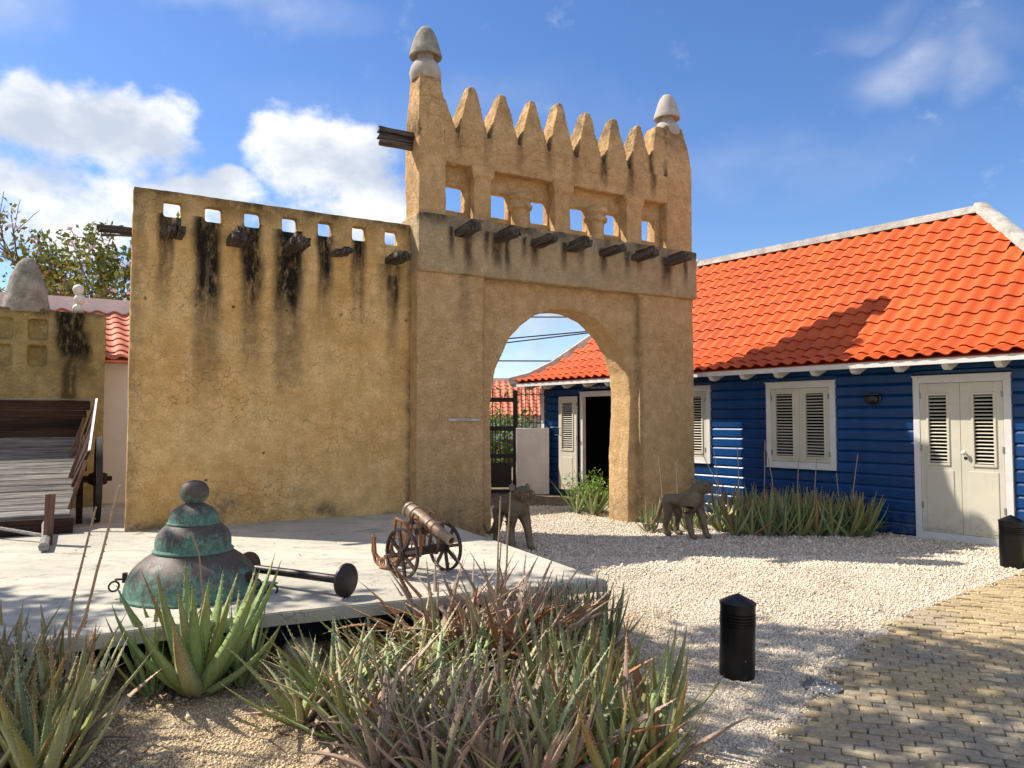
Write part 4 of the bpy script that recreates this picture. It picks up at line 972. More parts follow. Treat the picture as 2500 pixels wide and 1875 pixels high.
for gname, (lab, pts, n_, L, wd, ky, dr, ot, ln) in CL.items():
    P_ = sorted(pts, key=lambda q: q[1]); nr_ = 3 if len(P_) > 6 else 2; sz_ = math.ceil(len(P_) / nr_)
    for rw in range(nr_):
        for c_, (x, y) in enumerate(sorted(P_[rw * sz_:(rw + 1) * sz_], key=lambda q: q[0] / q[1])):
            rn = ('front', 'middle', 'back')[rw] if nr_ == 3 else ('front', 'back')[rw]
            aloe('aloe_plant', (x, y, gz(x, y)), n_, L, wd, ky, lab + ', ' + rn + ' row, ' + ORD[c_], gname, dr, ot, ln)
# bed along the blue house
row = []
for k in range(32):
    t = ra_.random(); u_ = ra_.random(); 
    p = Vector((2.95, 11.0, 0)).lerp(Vector((5.1, 10.52, 0)), t) if u_ < .5 else Vector((3.2, 12.3, 0)).lerp(Vector((4.95, 10.9, 0)), t)
    row.append(p + Vector((ra_.uniform(-.12, .12), ra_.uniform(-.12, .12), 0)))
for k in range(9): row.append(Vector((3.1 + .22 * k, 10.62 - .012 * k, 0)))
hp_ = []
for k, p in enumerate(row):
    hp_.append(aloe('aloe_plant', p, 14, .58, .052, {'dark': 3, 'green': 3, 'olive': 4, 'grey': 1.5, 'rust': .5}, 'dark olive aloe in the long row along the foot of the blue boards', 'aloes along the blue house', .06, 60))
for k, p in enumerate(((2.05, 11.15), (2.3, 11.05), (2.55, 11.1), (2.75, 11.25), (1.95, 11.0))):
    aloe('aloe_plant', (p[0], p[1], 0), 12, .44, .042, {'green': 4, 'olive': 3, 'grey': 2, 'dry': 1}, 'small aloe at the right gate pillar', 'aloes behind the right statue', .15, 55)
for p, L in (((1.12, 13.1), .62), ((1.38, 12.9), .62), ((1.52, 13.15), .55), ((1.28, 13.4), .5)):
    aloe('aloe_plant', (p[0], p[1], 0), 14, L, .042, {'green': 4, 'grey': 3}, 'arching aloe growing beside the open louvred door, seen through the arch', 'aloes seen through the arch', .45, 55)
fn = empty('feathery_bush', (1.42, 13.3, 0), 0, 'bright green feathery bush between the aloes and the open door under the arch', 'bush')
leaf_cloud('foliage', [(rr.gauss(0, .19), rr.gauss(0, .16), .18 + abs(rr.gauss(0, .20))) for _ in range(190)], M_FERN, fn, .075, 9, .05, .28, 12)
NUM = 'first second third fourth fifth sixth seventh eighth ninth tenth eleventh twelfth thirteenth fourteenth fifteenth sixteenth seventeenth eighteenth nineteenth twentieth'.split()
def ordinals(objs, text, rows):
    P_ = sorted(objs, key=lambda q: q.location.y); n_ = math.ceil(len(P_) / rows)
    for r_ in range(rows):
        for c_, q in enumerate(sorted(P_[r_ * n_:(r_ + 1) * n_], key=lambda q: q.location.x / q.location.y)):
            q['label'] = text + (', ' + (('front', 'back'), ('front', 'middle', 'back'))[rows - 2][r_] + ' row' if rows > 1 else '') + ', ' + NUM[c_] + ' from the left'
ordinals(hp_, 'olive aloe along the foot of the blue house', 3)
ordinals([q for q in COL.objects if q.get('group') == 'aloes behind the right statue'], 'small aloe at the right gate pillar behind the statue', 1)
ordinals([q for q in COL.objects if q.get('group') == 'aloes seen through the arch'], 'arching aloe by the open door seen through the arch', 1)
# dry flower stalks
def nearest(x, y): return min((q for q in COL.objects if q.name.startswith('aloe_plant')), key=lambda q: (q.location - Vector((x, y, 0))).length)
stalk(big, [(-1.88, 4.62, 0), (-1.86, 4.62, .55), (-1.88, 4.6, .80), (-1.92, 4.58, .93)], .007)
o = nearest(-2.22, 3.90)
stalk(o, [(-2.26, 3.95, 0), (-2.28, 3.95, .38), (-2.19, 3.95, .60), (-2.03, 3.95, 1.26)], .012); stalk(o, [(-2.27, 3.95, .36), (-2.265, 3.95, .65), (-2.15, 3.95, 1.15)], .010)
o = nearest(-.05, 4.95)
stalk(o, [(-.09, 5.0, 0), (-.10, 5.0, .5), (-.075, 5.0, 1.10)], .008); stalk(o, [(-.11, 5.0, 0), (-.04, 5.0, .6), (-.01, 5.0, 1.13)], .008); stalk(o, [(-.10, 5.0, .3), (-.07, 5.0, .82)], .006)
for k, (a, b, hh) in enumerate((((3.0, 11.0), (2.92, 11.0), 1.15), ((3.3, 11.1), (3.3, 11.15), 1.2), ((3.7, 11.2), (3.72, 11.2), 1.25), ((4.1, 11.0), (4.14, 11.0), 1.05), ((4.3, 10.9), (4.36, 10.9), 1.05), ((4.75, 10.7), (4.86, 10.7), 1.12), ((4.6, 10.7), (4.55, 10.7), .85), ((3.9, 11.3), (3.75, 11.3), 1.3), ((2.2, 11.1), (2.13, 11.1), 1.1), ((2.42, 11.1), (2.37, 11.1), 1.2), ((3.02, 10.7), (2.70, 10.8), 1.12))):
    q = min((o_ for o_ in hp_), key=lambda o_: (o_.location - Vector((a[0], a[1], 0))).length); stalk(q, [(a[0], a[1], 0), (a[0] * .7 + b[0] * .3, a[1], hh * .55), (b[0], b[1], hh)], .009)

# ================================================================== copper dome
dome = empty('copper_dome', (-2.27, 5.46, ZS), 0, 'three tiered green stained copper dome with a ball on top, on the concrete platform', 'dome'); dome.scale = (.94, .94, .95)
def verd(me, z0, z1):
    n = len(me.vertices); a = me.attributes.new('verd', 'FLOAT', 'POINT'); zz = np.array([v.co.z for v in me.vertices]); a.data.foreach_set('value', np.clip(1 - (zz - z0) / (z1 - z0), 0, 1).astype(np.float32)); return me
def arcp(r0, z0, r1, z1, bul, n=10):
    out = []
    for i in range(n + 1):
        t = i / n; out.append((r0 + (r1 - r0) * t + bul * math.sin(PI * t), z0 + (z1 - z0) * t + bul * .35 * math.sin(PI * t)))
    return out
link('base_tier', verd(MB().lathe([(.47, .0), (.492, .004), (.495, .018), (.480, .03)] + arcp(.478, .035, .265, .325, .05, 12), 56).mesh('base_tier', M_COPPER, True), .0, .34), dome)
link('middle_tier', verd(MB().lathe([(.27, .312), (.287, .316), (.289, .33), (.276, .34)] + arcp(.270, .345, .178, .525, .032, 10), 48).mesh('middle_tier', M_COPPER, True), .32, .54), dome)
link('top_tier', verd(MB().lathe([(.18, .515), (.192, .518), (.194, .527), (.182, .533)] + arcp(.180, .537, .062, .672, .030, 10) + [(.05, .68)], 44).mesh('top_tier', M_COPPER, True), .52, .70), dome)
link('ball', verd(MB().lathe([(.05, .665), (.062, .676), (.085, .694), (.102, .725), (.106, .752), (.102, .779), (.084, .812), (.052, .834), (.001, .842)], 36).mesh('ball', M_COPPER, 'all'), .66, .80), dome)
def ring(c, r, rr_, M=None, n=16): return [Vector(c) + (M @ Vector((r * math.cos(2 * PI * i / n), r * math.sin(2 * PI * i / n), 0)) if M else Vector((r * math.cos(2 * PI * i / n), r * math.sin(2 * PI * i / n), 0))) for i in range(n)]
for ang, ext in ((R(196), 2), (R(-12), 5)):
    for q in range(ext):
        M_ = Euler((R(75 * (q % 2) + 10), R(20 * q), ang + .5 * q)).to_matrix(); rr0 = .495 + .028 * q
        c = Vector((rr0 * math.cos(ang + .05 * q * (-1) ** q), rr0 * math.sin(ang + .05 * q), max(.018, .12 - .045 * q) + .01))
        MB().tube(ring(c, .036, 0, M_), .0075, 6, True).build('chain_ring', M_RUSTD, dome, True)
    MB().box(-.015, .015, -.02, .02, -.035, .035, Matrix.Translation((.468 * math.cos(ang), .468 * math.sin(ang), .14)) @ Matrix.Rotation(ang, 4, 'Z')).build('lug', M_RUSTD, dome)

# ================================================================== flanged bar
fb = empty('flanged_bar', (-1.57, 5.55, ZS), math.atan2(5.31 - 5.78, -1.14 + 2.0), 'black iron bar with a round disc on each end lying on the platform', 'iron bar')
MB().tube([(-.47, 0, .118), (.47, 0, .118)], .030, 14).build('shaft', M_DBELL, fb, True)
for s in (-1, 1):
    mm = Matrix.Translation((.47 * s, 0, .118)) @ Matrix.Rotation(R(90) * s, 4, 'Y')
    MB().lathe([(.035, -.04), (.05, -.02), (.055, -.008), (.112, -.006), (.118, .0), (.118, .016), (.112, .02), (.001, .022)], 32, M=mm).build('disc', M_RUSTD if s < 0 else M_DBELL, fb, True)

# ================================================================== cannon
cn = empty('small_cannon', (-.70, 6.10, ZS), R(-43), 'small rusty ornamental cannon on a two wheeled iron carriage, on the platform', 'cannon')
BM = Matrix.Translation((-.20, 0, .505)) @ Matrix.Rotation(R(21), 4, 'Y') @ Matrix.Rotation(R(90), 4, 'Y') @ Matrix.Diagonal((.86, .86, 1, 1))
MB().lathe([(.001, -.012), (.05, -.01), (.074, .0), (.078, .012), (.078, .024), (.069, .03), (.069, .075), (.075, .082), (.075, .098), (.067, .104), (.060, .24), (.056, .27), (.063, .275), (.063, .292), (.055, .297), (.053, .33), (.057, .335), (.057, .35), (.050, .355), (.047, .43), (.050, .435), (.050, .445), (.045, .45), (.045, .52), (.050, .545), (.050, .558), (.044, .562), (.030, .562), (.028, .50), (.026, .30), (.001, .30)], 32, M=BM).build('barrel', M_BARREL, cn, True)
MB().tube([(-.03, -.11, .425), (-.03, .11, .425)], .022, 10).build('trunnion', M_RUSTD, cn)
MB().box(-.03, .03, -.21, .21, .165, .225).build('axle', M_RUSTD, cn)
MB().box(.0, .05, -.10, .10, .33, .375).build('crossbar', M_RUSTD, cn); MB().box(-.40, -.37, -.09, .09, .09, .12).build('crossbar', M_RUSTD, cn)
for s in (-1, 1):
    y = .088 * s; T = lambda pts, r=.009: mb.tube([(p[0], y, p[1]) for p in pts], r, 6)
    mb = MB(); T([(.06, .17), (.07, .30), (.02, .42), (-.05, .44), (-.09, .40), (-.25, .43)], .012); T([(-.25, .43), (-.27, .30), (-.31, .19), (-.38, .10), (-.46, .075), (-.52, .12), (-.535, .22), (-.525, .26)], .014); T([(.06, .17), (-.05, .16), (-.20, .12), (-.34, .03), (-.43, .015), (-.515, .05), (-.555, .14), (-.55, .24), (-.53, .265)], .014)
    T([(-.09, .40), (-.10, .15)], .009); T([(-.18, .41), (-.20, .13)], .006)
    for (cx_, cz_, r_) in ((-.225, .36, .035), (-.235, .24, .035), (-.04, .33, .045), (-.02, .23, .03), (-.33, .11, .03), (-.42, .05, .022)):
        mb.tube([(cx_ + r_ * math.cos(2 * PI * i / 14), y, cz_ + r_ * math.sin(2 * PI * i / 14)) for i in range(14)], .006, 5, True)
    for q in range(5): T([(-.36 - .03 * q, .035 + .004 * q), (-.37 - .03 * q, .10 + .0 * q)], .005)
    mb.box(-.165, -.105, y - .003, y + .003, .17, .39); T([(-.05, .44), (-.02, .49), (.03, .47), (.03, .42)], .010)
    mb.build('cheek', M_RUST, cn, True)
    wh = empty('wheel'); wh.parent = cn; wh.location = (0, .222 * s, .195); wh.rotation_euler = (R(90), 0, 0)
    MB().lathe([(.178, -.012), (.195, -.012), (.195, .012), (.178, .012), (.178, -.012)], 40, cap=False).build('rim', M_RUSTD, wh, True)
    MB().lathe([(.001, -.03), (.022, -.03), (.024, -.022), (.038, -.018), (.041, .0), (.038, .018), (.024, .02), (.022, .03), (.001, .03)], 24).build('hub', M_RUSTD, wh, True)
    for q in range(8):
        MB().box(.04, .178, -.0125, .0125, -.009, .009, Matrix.Rotation(q * PI / 4 + .2, 4, 'Z')).build('spoke', M_RUSTD, wh)

# ================================================================== animal statues
def statue(loc, rz, label, head_yaw=0.):
    o = empty('animal_statue', loc, rz, label, 'statue', 'bronze animal statues at the gate')
    J = {}; E_ = []
    def v(n, p, r, par=None, ry=None): J[n] = (Vector(p), r, ry or r); 
    def ed(*ns):
        for a, b in zip(ns, ns[1:]): E_.append((a, b))
    v('hip', (-.19, 0, .53), .114); v('mid', (-.02, 0, .50), .086); v('chest', (.15, 0, .52), .114); v('neck', (.20, 0, .62), .108); v('head', (.235, 0, .71), .128); v('muz', (.345, 0, .685), .118); v('nose', (.44, 0, .66), .100); v('chin', (.36, 0, .60), .078)
    ed('hip', 'mid', 'chest', 'neck', 'head', 'muz', 'nose'); ed('muz', 'chin')
    for s, nm in ((1, 'l'), (-1, 'r')):
        f = .03 * s
        v('hh' + nm, (-.215, .08 * s, .44), .088); v('kn' + nm, (-.175 + f, .085 * s, .27), .056); v('hk' + nm, (-.235 + f, .088 * s, .135), .040); v('hf' + nm, (-.215 + f, .09 * s, .03), .045); v('ht' + nm, (-.13 + f, .092 * s, .022), .034)
        ed('hip', 'hh' + nm, 'kn' + nm, 'hk' + nm, 'hf' + nm, 'ht' + nm)
        g = .05 * s
        v('sh' + nm, (.16, .085 * s, .42), .08); v('el' + nm, (.17 + g, .095 * s, .26), .055); v('wr' + nm, (.21 + g, .10 * s, .10), .046); v('ff' + nm, (.235 + g, .10 * s, .03), .047); v('ft' + nm, (.31 + g, .10 * s, .022), .034)
        ed('chest', 'sh' + nm, 'el' + nm, 'wr' + nm, 'ff' + nm, 'ft' + nm)
    v('t1', (-.29, 0, .53), .040); v('t2', (-.38, 0, .42), .036); v('t3', (-.43, 0, .26), .032); v('t4', (-.52, 0, .13), .029); v('t5', (-.66, 0, .10), .027); v('t6', (-.76, 0, .20), .022)
    ed('hip', 't1', 't2', 't3', 't4', 't5', 't6')
    names = list(J); me = bpy.data.meshes.new('tmp'); me.from_pydata([tuple(J[n][0]) for n in names], [(names.index(a), names.index(b)) for a, b in E_], [])
    t = bpy.data.objects.new('tmp', me); COL.objects.link(t)
    t.modifiers.new('s', 'SKIN'); sv = me.skin_vertices[0].data
    for i, n in enumerate(names): sv[i].radius = (J[n][1], J[n][2]); sv[i].use_root = (n == 'hip')
    ss = t.modifiers.new('d', 'SUBSURF'); ss.levels = 3; ss.render_levels = 3
    dg = bpy.context.evaluated_depsgraph_get(); dg.update(); m2 = bpy.data.meshes.new_from_object(t.evaluated_get(dg)); bpy.data.objects.remove(t)
    n = len(m2.vertices); P = np.empty(n * 3); m2.vertices.foreach_get('co', P); P = P.reshape(-1, 3); N = np.empty(n * 3); m2.vertices.foreach_get('normal', N); N = N.reshape(-1, 3)
    x, y, z = P.T
    hd = sst(x, .20, .27) * sst(z, .57, .62); dist = np.sqrt((x - .44) ** 2 + (z - .585) ** 2)
    P = P + N * (hd * .0105 * np.sin(dist * 2 * PI / .036) * sst(np.abs(z - .60), .0, .03))[:, None]
    P = P - N * (hd * .028 * np.exp(-((z - .628 + (x - .36) * .12) / .012) ** 2) * sst(x, .31, .34))[:, None]
    for s in (1, -1): P = P - N * (.02 * np.exp(-(((x - .325) ** 2 + (y - .062 * s) ** 2 + (z - .71) ** 2) / .018 ** 2)))[:, None]
    P = P + N * ((fbm(P, 14, 3, 8) - .5) * .008)[:, None]; P[:, 2] = np.maximum(P[:, 2], -.01)
    if head_yaw:
        k = sst(P[:, 2] + P[:, 0] * .6, .68, .80) * (P[:, 0] > .1) * head_yaw; cx_ = .20; dx, dy = P[:, 0] - cx_, P[:, 1].copy(); P[:, 0] = cx_ + dx * np.cos(k) - dy * np.sin(k); P[:, 1] = dx * np.sin(k) + dy * np.cos(k)
    m2.vertices.foreach_set('co', P.ravel()); m2.materials.clear(); m2.materials.append(M_BRONZE); m2.polygons.foreach_set('use_smooth', [True] * len(m2.polygons)); m2.update()
    link('body', m2, o)
    from mathutils.bvhtree import BVHTree
    tree = BVHTree.FromPolygons([tuple(q) for q in P], [tuple(p_.vertices) for p_ in m2.polygons])
    cy_, sy_ = math.cos(head_yaw), math.sin(head_yaw)
    def yawed(x_, y_, z_): return Vector((.20 + (x_ - .20) * cy_ - y_ * sy_, (x_ - .20) * sy_ + y_ * cy_, z_))
    def skin(x_, dx_, a_, out=.004):
        c0 = yawed(x_, 0, .675); dr = Vector((dx_ * cy_ - math.sin(a_) * sy_, dx_ * sy_ + math.sin(a_) * cy_, math.cos(a_))).normalized(); h = tree.ray_cast(c0, dr)
        return (h[0] + dr * out) if h[0] is not None else c0 + dr * .09
    for q in range(7):
        MB().tube([skin(.285 + q * .024, .55 - .05 * q, R(t_), .003) for t_ in range(-112, 113, 16)], .0075, 6).build('face_fold', M_BRONZE, o, True)
    MB().lathe([(.001, -.02), (.022, -.012), (.026, 0), (.020, .012), (.001, .018)], 12, tuple(skin(.40, 2.2, 0, .0))).build('nose', M_BRONZE, o, True)
    for s in (1, -1):
        MB().lathe([(.001, -.012), (.010, -.008), (.013, 0), (.010, .008), (.001, .012)], 10, tuple(skin(.335, .35, R(62) * s, .001))).build('eye', M_BALL_DARK, o, True)
    for s in (1, -1):
        ex = Vector((.19, .105 * s, .765)); c_, s__ = math.cos(head_yaw), math.sin(head_yaw); ex = Vector((.20 + (ex.x - .20) * c_ - ex.y * s__, (ex.x - .20) * s__ + ex.y * c_, ex.z))
        mb = MB(); mb.lathe([(.001, -.012), (.03, -.010), (.042, .0), (.040, .010), (.030, .008), (.012, -.002), (.001, -.003)], 16, M=Matrix.Translation(ex) @ Matrix.Rotation(head_yaw, 4, 'Z') @ Matrix.Rotation(R(70), 4, 'Y') @ Matrix.Rotation(R(-25) * s, 4, 'X') @ Matrix.Scale(1.15, 4, (1, 0, 0))); mb.build('ear', M_BRONZE, o, True)
    return o
statue((.0, 9.62, 0), R(-60), 'dark bronze catlike animal statue by the left gate pillar, half behind the platform edge', -.1)
statue((2.37, 10.50, 0), R(-46), 'dark bronze catlike animal statue in front of the right gate pillar, curled tail', .15)

# ================================================================== bollards
def bollard(loc, tilt, label):
    b = empty('bollard', loc, 0, label, 'bollard', 'black bollard lights'); b.rotation_euler = tilt
    MB().lathe([(.118, -.08), (.118, .35), (.112, .352), (.112, .432), (.118, .434), (.118, .49)], 40).build('post', M_BOLL, b, True)
    MB().lathe([(.119, .488), (.123, .49), (.123, .500), (.117, .505), (.06, .535), (.001, .562)], 40).build('cap', M_BOLL, b, True)
    for k in range(4): MB().lathe([(.113, .358 + .02 * k), (.1205, .360 + .02 * k), (.1205, .366 + .02 * k), (.113, .371 + .02 * k)], 40).build('louvre_ring', M_BOLL, b, True)
    MB().lathe([(.004, 0), (.004, .002)], 8, M=Matrix.Translation((.02, -.119, .14)) @ Matrix.Rotation(R(90), 4, 'X')).build('screw', M_STEEL, b)
bollard((1.53, 5.25, -.145), (R(-.5), R(1.5), 0), 'black round bollard standing in the gravel near the brick path, foreground')
bollard((5.46, 8.37, 0), (0, 0, .4), 'black round bollard in front of the cream double door, at the right edge')

# ================================================================== tipped cart
ct = empty('wooden_cart', W(-4.2, 1.2, ZS), AW, 'tipped old wooden cart with silvered planks and one tall wheel, at the left edge', 'cart')
sl_ = math.atan2(.82, 1.55); L_ = math.hypot(.82, 1.55)
for k in range(14):
    xa, xb = -1.25, .30 + .10 * k / 14; o = MB().box(xa, xb, -.057, .057, -.014, .014, None, .006).build('plank', M_CARTP, ct); bevel(o.data, .004)
    d_ = (k + .5) * L_ / 14; o.location = (0, -.75 + d_ * math.cos(sl_), .18 + d_ * math.sin(sl_)); o.rotation_euler = (sl_ + random.uniform(-.03, .03), random.uniform(-.006, .006), 0)
MB().box(-1.25, .33, -.83, -.74, -.0, .165, None, .006).build('front_beam', M_CARTD, ct)
for k in range(4):
    MB().box(-1.3, .38 + .04 * k, .80, .835, .98 + .125 * k, 1.10 + .125 * k, Matrix.Translation((0, 0, 0)), .004).build('headboard_plank', M_CARTD, ct)
MB().box(-1.3, .55, .795, .84, 1.482, 1.497).build('headboard_rim', M_CARTG, ct)
mb = MB(); q0 = [(.30, -.25, .46), (.41, .80, 1.0), (.56, .80, 1.49), (.46, -.25, .86)]
mb.loft([[Vector(p) for p in q0], [Vector(p) + Vector((.03, 0, -.005)) for p in q0]]); mb.build('side_board', M_CARTD, ct)
mb = MB(); mb.loft([[Vector((.462, -.26, .862)), Vector((.56, .80, 1.492)), Vector((.585, .80, 1.50)), Vector((.49, -.26, .872))], [Vector((.462, -.26, .875)), Vector((.56, .80, 1.505)), Vector((.585, .80, 1.512)), Vector((.49, -.26, .885))]]); mb.build('side_board_lit_edge', M_MORTW, ct)  # white strip paints the sunlit top edge of the side board
for yy, hh in ((-.62, .52), (-.05, .50), (.38, .48)):
    zb = .18 + (yy + .75) * .53; MB().loft([[(.27, yy - .03, zb), (.31, yy - .03, zb), (.31, yy + .03, zb), (.27, yy + .03, zb)], [(.42, yy - .03 + .05, zb + hh), (.46, yy - .03 + .05, zb + hh), (.46, yy + .08, zb + hh), (.42, yy + .08, zb + hh)]]).build('stake', M_CARTS, ct)
wh = empty('wheel'); wh.parent = ct; wh.location = (.585, .10, .515); wh.rotation_euler = (0, R(90), 0)
MB().lathe([(.44, -.035), (.515, -.03), (.515, .03), (.44, .035), (.44, -.035)], 48, cap=False).build('rim', M_IRONW, wh, True)
MB().lathe([(.001, -.10), (.06, -.10), (.085, -.03), (.085, .03), (.06, .10), (.03, .10), (.03, .15), (.001, .15)], 20).build('hub', M_CARTD, wh, True)
for k in range(12): MB().box(.07, .45, -.025, .025, -.018, .018, Matrix.Rotation(k * PI / 6, 4, 'Z')).build('spoke', M_CARTD, wh)
MB().box(.15, .58, .06, .14, .475, .555).build('axle', M_CARTD, ct)
MB().box(.36, .43, -.02, .05, .0, .5).build('support_leg', M_CARTD, ct); MB().box(.40, .47, .30, .36, .60, .90).build('bracket', M_CARTD, ct)
MB().tube([(.08, -2.1, .05), (.09, -1.5, .07), (.07, -.7, .13)], [.046, .042, .038], 8).build('drawbar', M_CARTG, ct, True)
o = MB().box(.06, .14, -.03, .03, 0, .50, None, .006).build('prop_post', M_CARTS, ct); o.location = (.0, -1.62, 0); o.rotation_euler = (0, R(2), 0)
for a, b in (((-.42, -.82, .12), (.06, -1.42, .07)), ((-.55, -.82, .12), (-1.1, -1.42, .03))): MB().tube([a, b], .018, 6).build('brace', M_CARTG, ct)
for xx in (-1.0, -.3): MB().box(xx, xx + .08, -.7, .8, -.1, -.02, Matrix.Translation((0, 0, .57)) @ Matrix.Rotation(sl_, 4, 'X')).build('bearer', M_CARTD, ct)

# ================================================================== brick path
edge = [(.45, 3.0), (.9, 3.6), (1.27, 4.0), (1.61, 4.54), (2.0, 5.1), (2.19, 5.41), (3.31, 6.59), (5.42, 8.13), (8.5, 10.0)]
def right_of(x, y):
    for (x0, y0), (x1, y1) in zip(edge, edge[1:]):
        if y0 <= y <= y1: return x > x0 + (x1 - x0) * (y - y0) / (y1 - y0)
    return False
pe = [(x + .10, y - .05) for x, y in edge] + [(12, 10.0), (12, 3.0)]
gx, gy = np.meshgrid(np.linspace(0, 9, 91), np.linspace(3.0, 10, 71)); V = []; F = []
mb = MB(); 
bp = bpy.data.objects.new('brick_path', None)
V = [(x, y, gz(x, y) + .004) for x, y in pe]; me = bpy.data.meshes.new('brick_path')
bm = bmesh.new(); fv = [bm.verts.new(p) for p in V]; bm.faces.new(fv); bmesh.ops.triangulate(bm, faces=bm.faces)
for _ in range(3): bmesh.ops.subdivide_edges(bm, edges=[e for e in bm.edges if e.calc_length() > .6], cuts=1)
for v_ in bm.verts: v_.co.z = gz(v_.co.x, v_.co.y) + .004
bm.to_mesh(me); bm.free(); me.materials.append(M_SAND); path = tag(link('brick_path', me), kind='structure')
bms = []
for q in range(5):
    me = MB().box(-.0765, .0765, -.0365, .0365, -.05, .014, None, .004).mesh('brick', M_BRICK); bevel(me, .007, 1); bms.append(me)
ab = R(-20); e1 = Vector((math.cos(ab), math.sin(ab), 0)); e2 = Vector((-math.sin(ab), math.cos(ab), 0)); inst = []
for j in range(-80, 100):
    off = random.uniform(.35, .65) if j % 2 else random.uniform(-.12, .12)
    for i in range(-55, 60):
        p = Vector((2.5, 4.8, 0)) + e1 * ((i + off) * .160) + e2 * (j * .0795)
        if p.y < 3.1 or p.x > 8.2 or p.y > 9.8 or not right_of(p.x - .05 + random.uniform(-.07, .03), p.y): continue
        if (p - Vector((2.02, 5.03, 0))).length < .15: continue
        p.z = gz(p.x, p.y) + .008 + random.uniform(-.006, .006)
        inst.append((p, Euler((R(2.5) * math.cos(ab) + random.uniform(-.03, .03), random.uniform(-.02, .02), ab + random.uniform(-.025, .025)))))
def inview(p): return abs(p.x / p.y) < .69 and p.y > 3.75
inst.sort(key=lambda q: (not inview(q[0]), q[0].length))
for p, e in inst[:300]: link('brick', random.choice(bms), path, p, e)
groups = [[], [], []]
for k, q in enumerate(inst[300:]): groups[k % 3].append(q)
mats_all = [Matrix.Translation(p) @ e.to_matrix().to_4x4() for p, e in inst[300:]]
M_BRICKS = material('yellow_paving_brick_mass', lambda t: (lambda o, r: {'Base Color': t.hsv(t.mix(r, (.35, .265, .145), (.48, .365, .20)), .5, 1, t.step(t.noise(o, 30, 6, .7), .25, .75, .7, 1.25)), 'Normal': t.bump(t.noise(o, 38, 6, .7), .5, .006)})(t.new('ShaderNodeNewGeometry').outputs['Position'], t.new('ShaderNodeNewGeometry').outputs['Random Per Island']), .9, .2)
jb = joined('bricks', bms[0], mats_all, M_BRICKS, path); jb.data.polygons.foreach_set('use_smooth', [False] * len(jb.data.polygons))
rc = MB().lathe([(.118, -.03), (.118, .012), (.110, .018), (.001, .019)], 32).build('ground_cover', flat('grey_metal_cover', (.16, .165, .17), .6, .4, .3, .2, 14), None, True, (2.02, 5.03, gz(2.02, 5.03) + .004), (R(2.5), 0, 0))
tag(rc, 'round grey metal cover set in the edge of the brick path', 'drain cover')

# ================================================================== small ground things
def rock(loc, s, label, seed):
    bm = bmesh.new(); bmesh.ops.create_icosphere(bm, subdivisions=3, radius=1); r_ = random.Random(seed)
    P = np.array([v_.co[:] for v_ in bm.verts]); k = .72 + fbm(P + seed, 1.3, 3, seed) * .55
    for v_, q in zip(bm.verts, k): v_.co = Vector((v_.co.x * q * s[0], v_.co.y * q * s[1], v_.co.z * q * s[2]))
    me = bpy.data.meshes.new('rock'); bm.to_mesh(me); bm.free(); me.materials.append(M_STONE)
    return tag(link('rock', me, None, loc), label, 'rock')
rock((-1.40, 5.10, .05), (.13, .11, .11), 'pale tan rock on the ground beside the largest green aloe', 3)
rock((1.72, 4.40, -.17), (.07, .035, .03), 'small white stone lying on the gravel near the path', 9)
# pebbles
def pebbles(n, xr, yr, s0, s1, seed, power=1.):
    r = np.random.default_rng(seed); x = r.uniform(*xr, n); y = yr[0] + (yr[1] - yr[0]) * r.uniform(0, 1, n) ** power
    keep = np.abs(x / y) < .72
    ex = np.interp(y, [q[1] for q in edge], [q[0] for q in edge]); keep &= (x < ex + np.abs(r.normal(0, .09, n))) | (r.uniform(0, 1, n) < .010)
    fl = np.interp(x, [-3.9, -2.65, -1.75, .35, .73], [4.2, 4.92, 5.42, 6.35, 6.2]); keep &= ~((x < .45) & (y > fl) & (y < 8.3 - .0 * x) & (x < .36 - (y - 6.35) * .45))
    keep &= ~((x < -.4) & (y > 8.0))
    hz = (x - A.x) * hy.x + (y - A.y) * hy.y; keep &= hz < -.02
    keep &= y < 14.2
    return x[keep], y[keep]
xs_, ys_ = [], []; sz = []
for n, xr, yr, s0, pw, sd in ((130000, (-3.4, 2.3), (3.3, 6.0), .0058, 1, 1), (95000, (-1.5, 6.2), (5.5, 9), .0070, 1, 2), (45000, (-.5, 6.2), (8.3, 14.2), .0095, 1, 3)):
    a, b = pebbles(n, xr, yr, 0, 0, sd, pw); xs_.append(a); ys_.append(b); sz.append(rng.lognormal(0, .38, len(a)) * s0)
px, py, ps = np.concatenate(xs_), np.concatenate(ys_), np.concatenate(sz); n = len(px)
oc = np.array([[1, 0, 0], [-1, 0, 0], [0, 1, 0], [0, -1, 0], [0, 0, 1], [0, 0, -1]], float); of = np.array([[0, 2, 4], [2, 1, 4], [1, 3, 4], [3, 0, 4], [2, 0, 5], [1, 2, 5], [3, 1, 5], [0, 3, 5]])
V = oc[None] * rng.uniform(.55, 1.2, (n, 6, 1)) * ps[:, None, None]
q = rng.normal(0, 1, (n, 4)); q /= np.linalg.norm(q, axis=1)[:, None]; w0, x0_, y0_, z0_ = q.T
RM = np.stack([1 - 2 * (y0_ ** 2 + z0_ ** 2), 2 * (x0_ * y0_ - z0_ * w0), 2 * (x0_ * z0_ + y0_ * w0), 2 * (x0_ * y0_ + z0_ * w0), 1 - 2 * (x0_ ** 2 + z0_ ** 2), 2 * (y0_ * z0_ - x0_ * w0), 2 * (x0_ * z0_ - y0_ * w0), 2 * (y0_ * z0_ + x0_ * w0), 1 - 2 * (x0_ ** 2 + y0_ ** 2)], 1).reshape(n, 3, 3)
V = np.einsum('nij,nkj->nki', RM, V); Pg = np.stack([px, py, np.zeros(n)], 1)
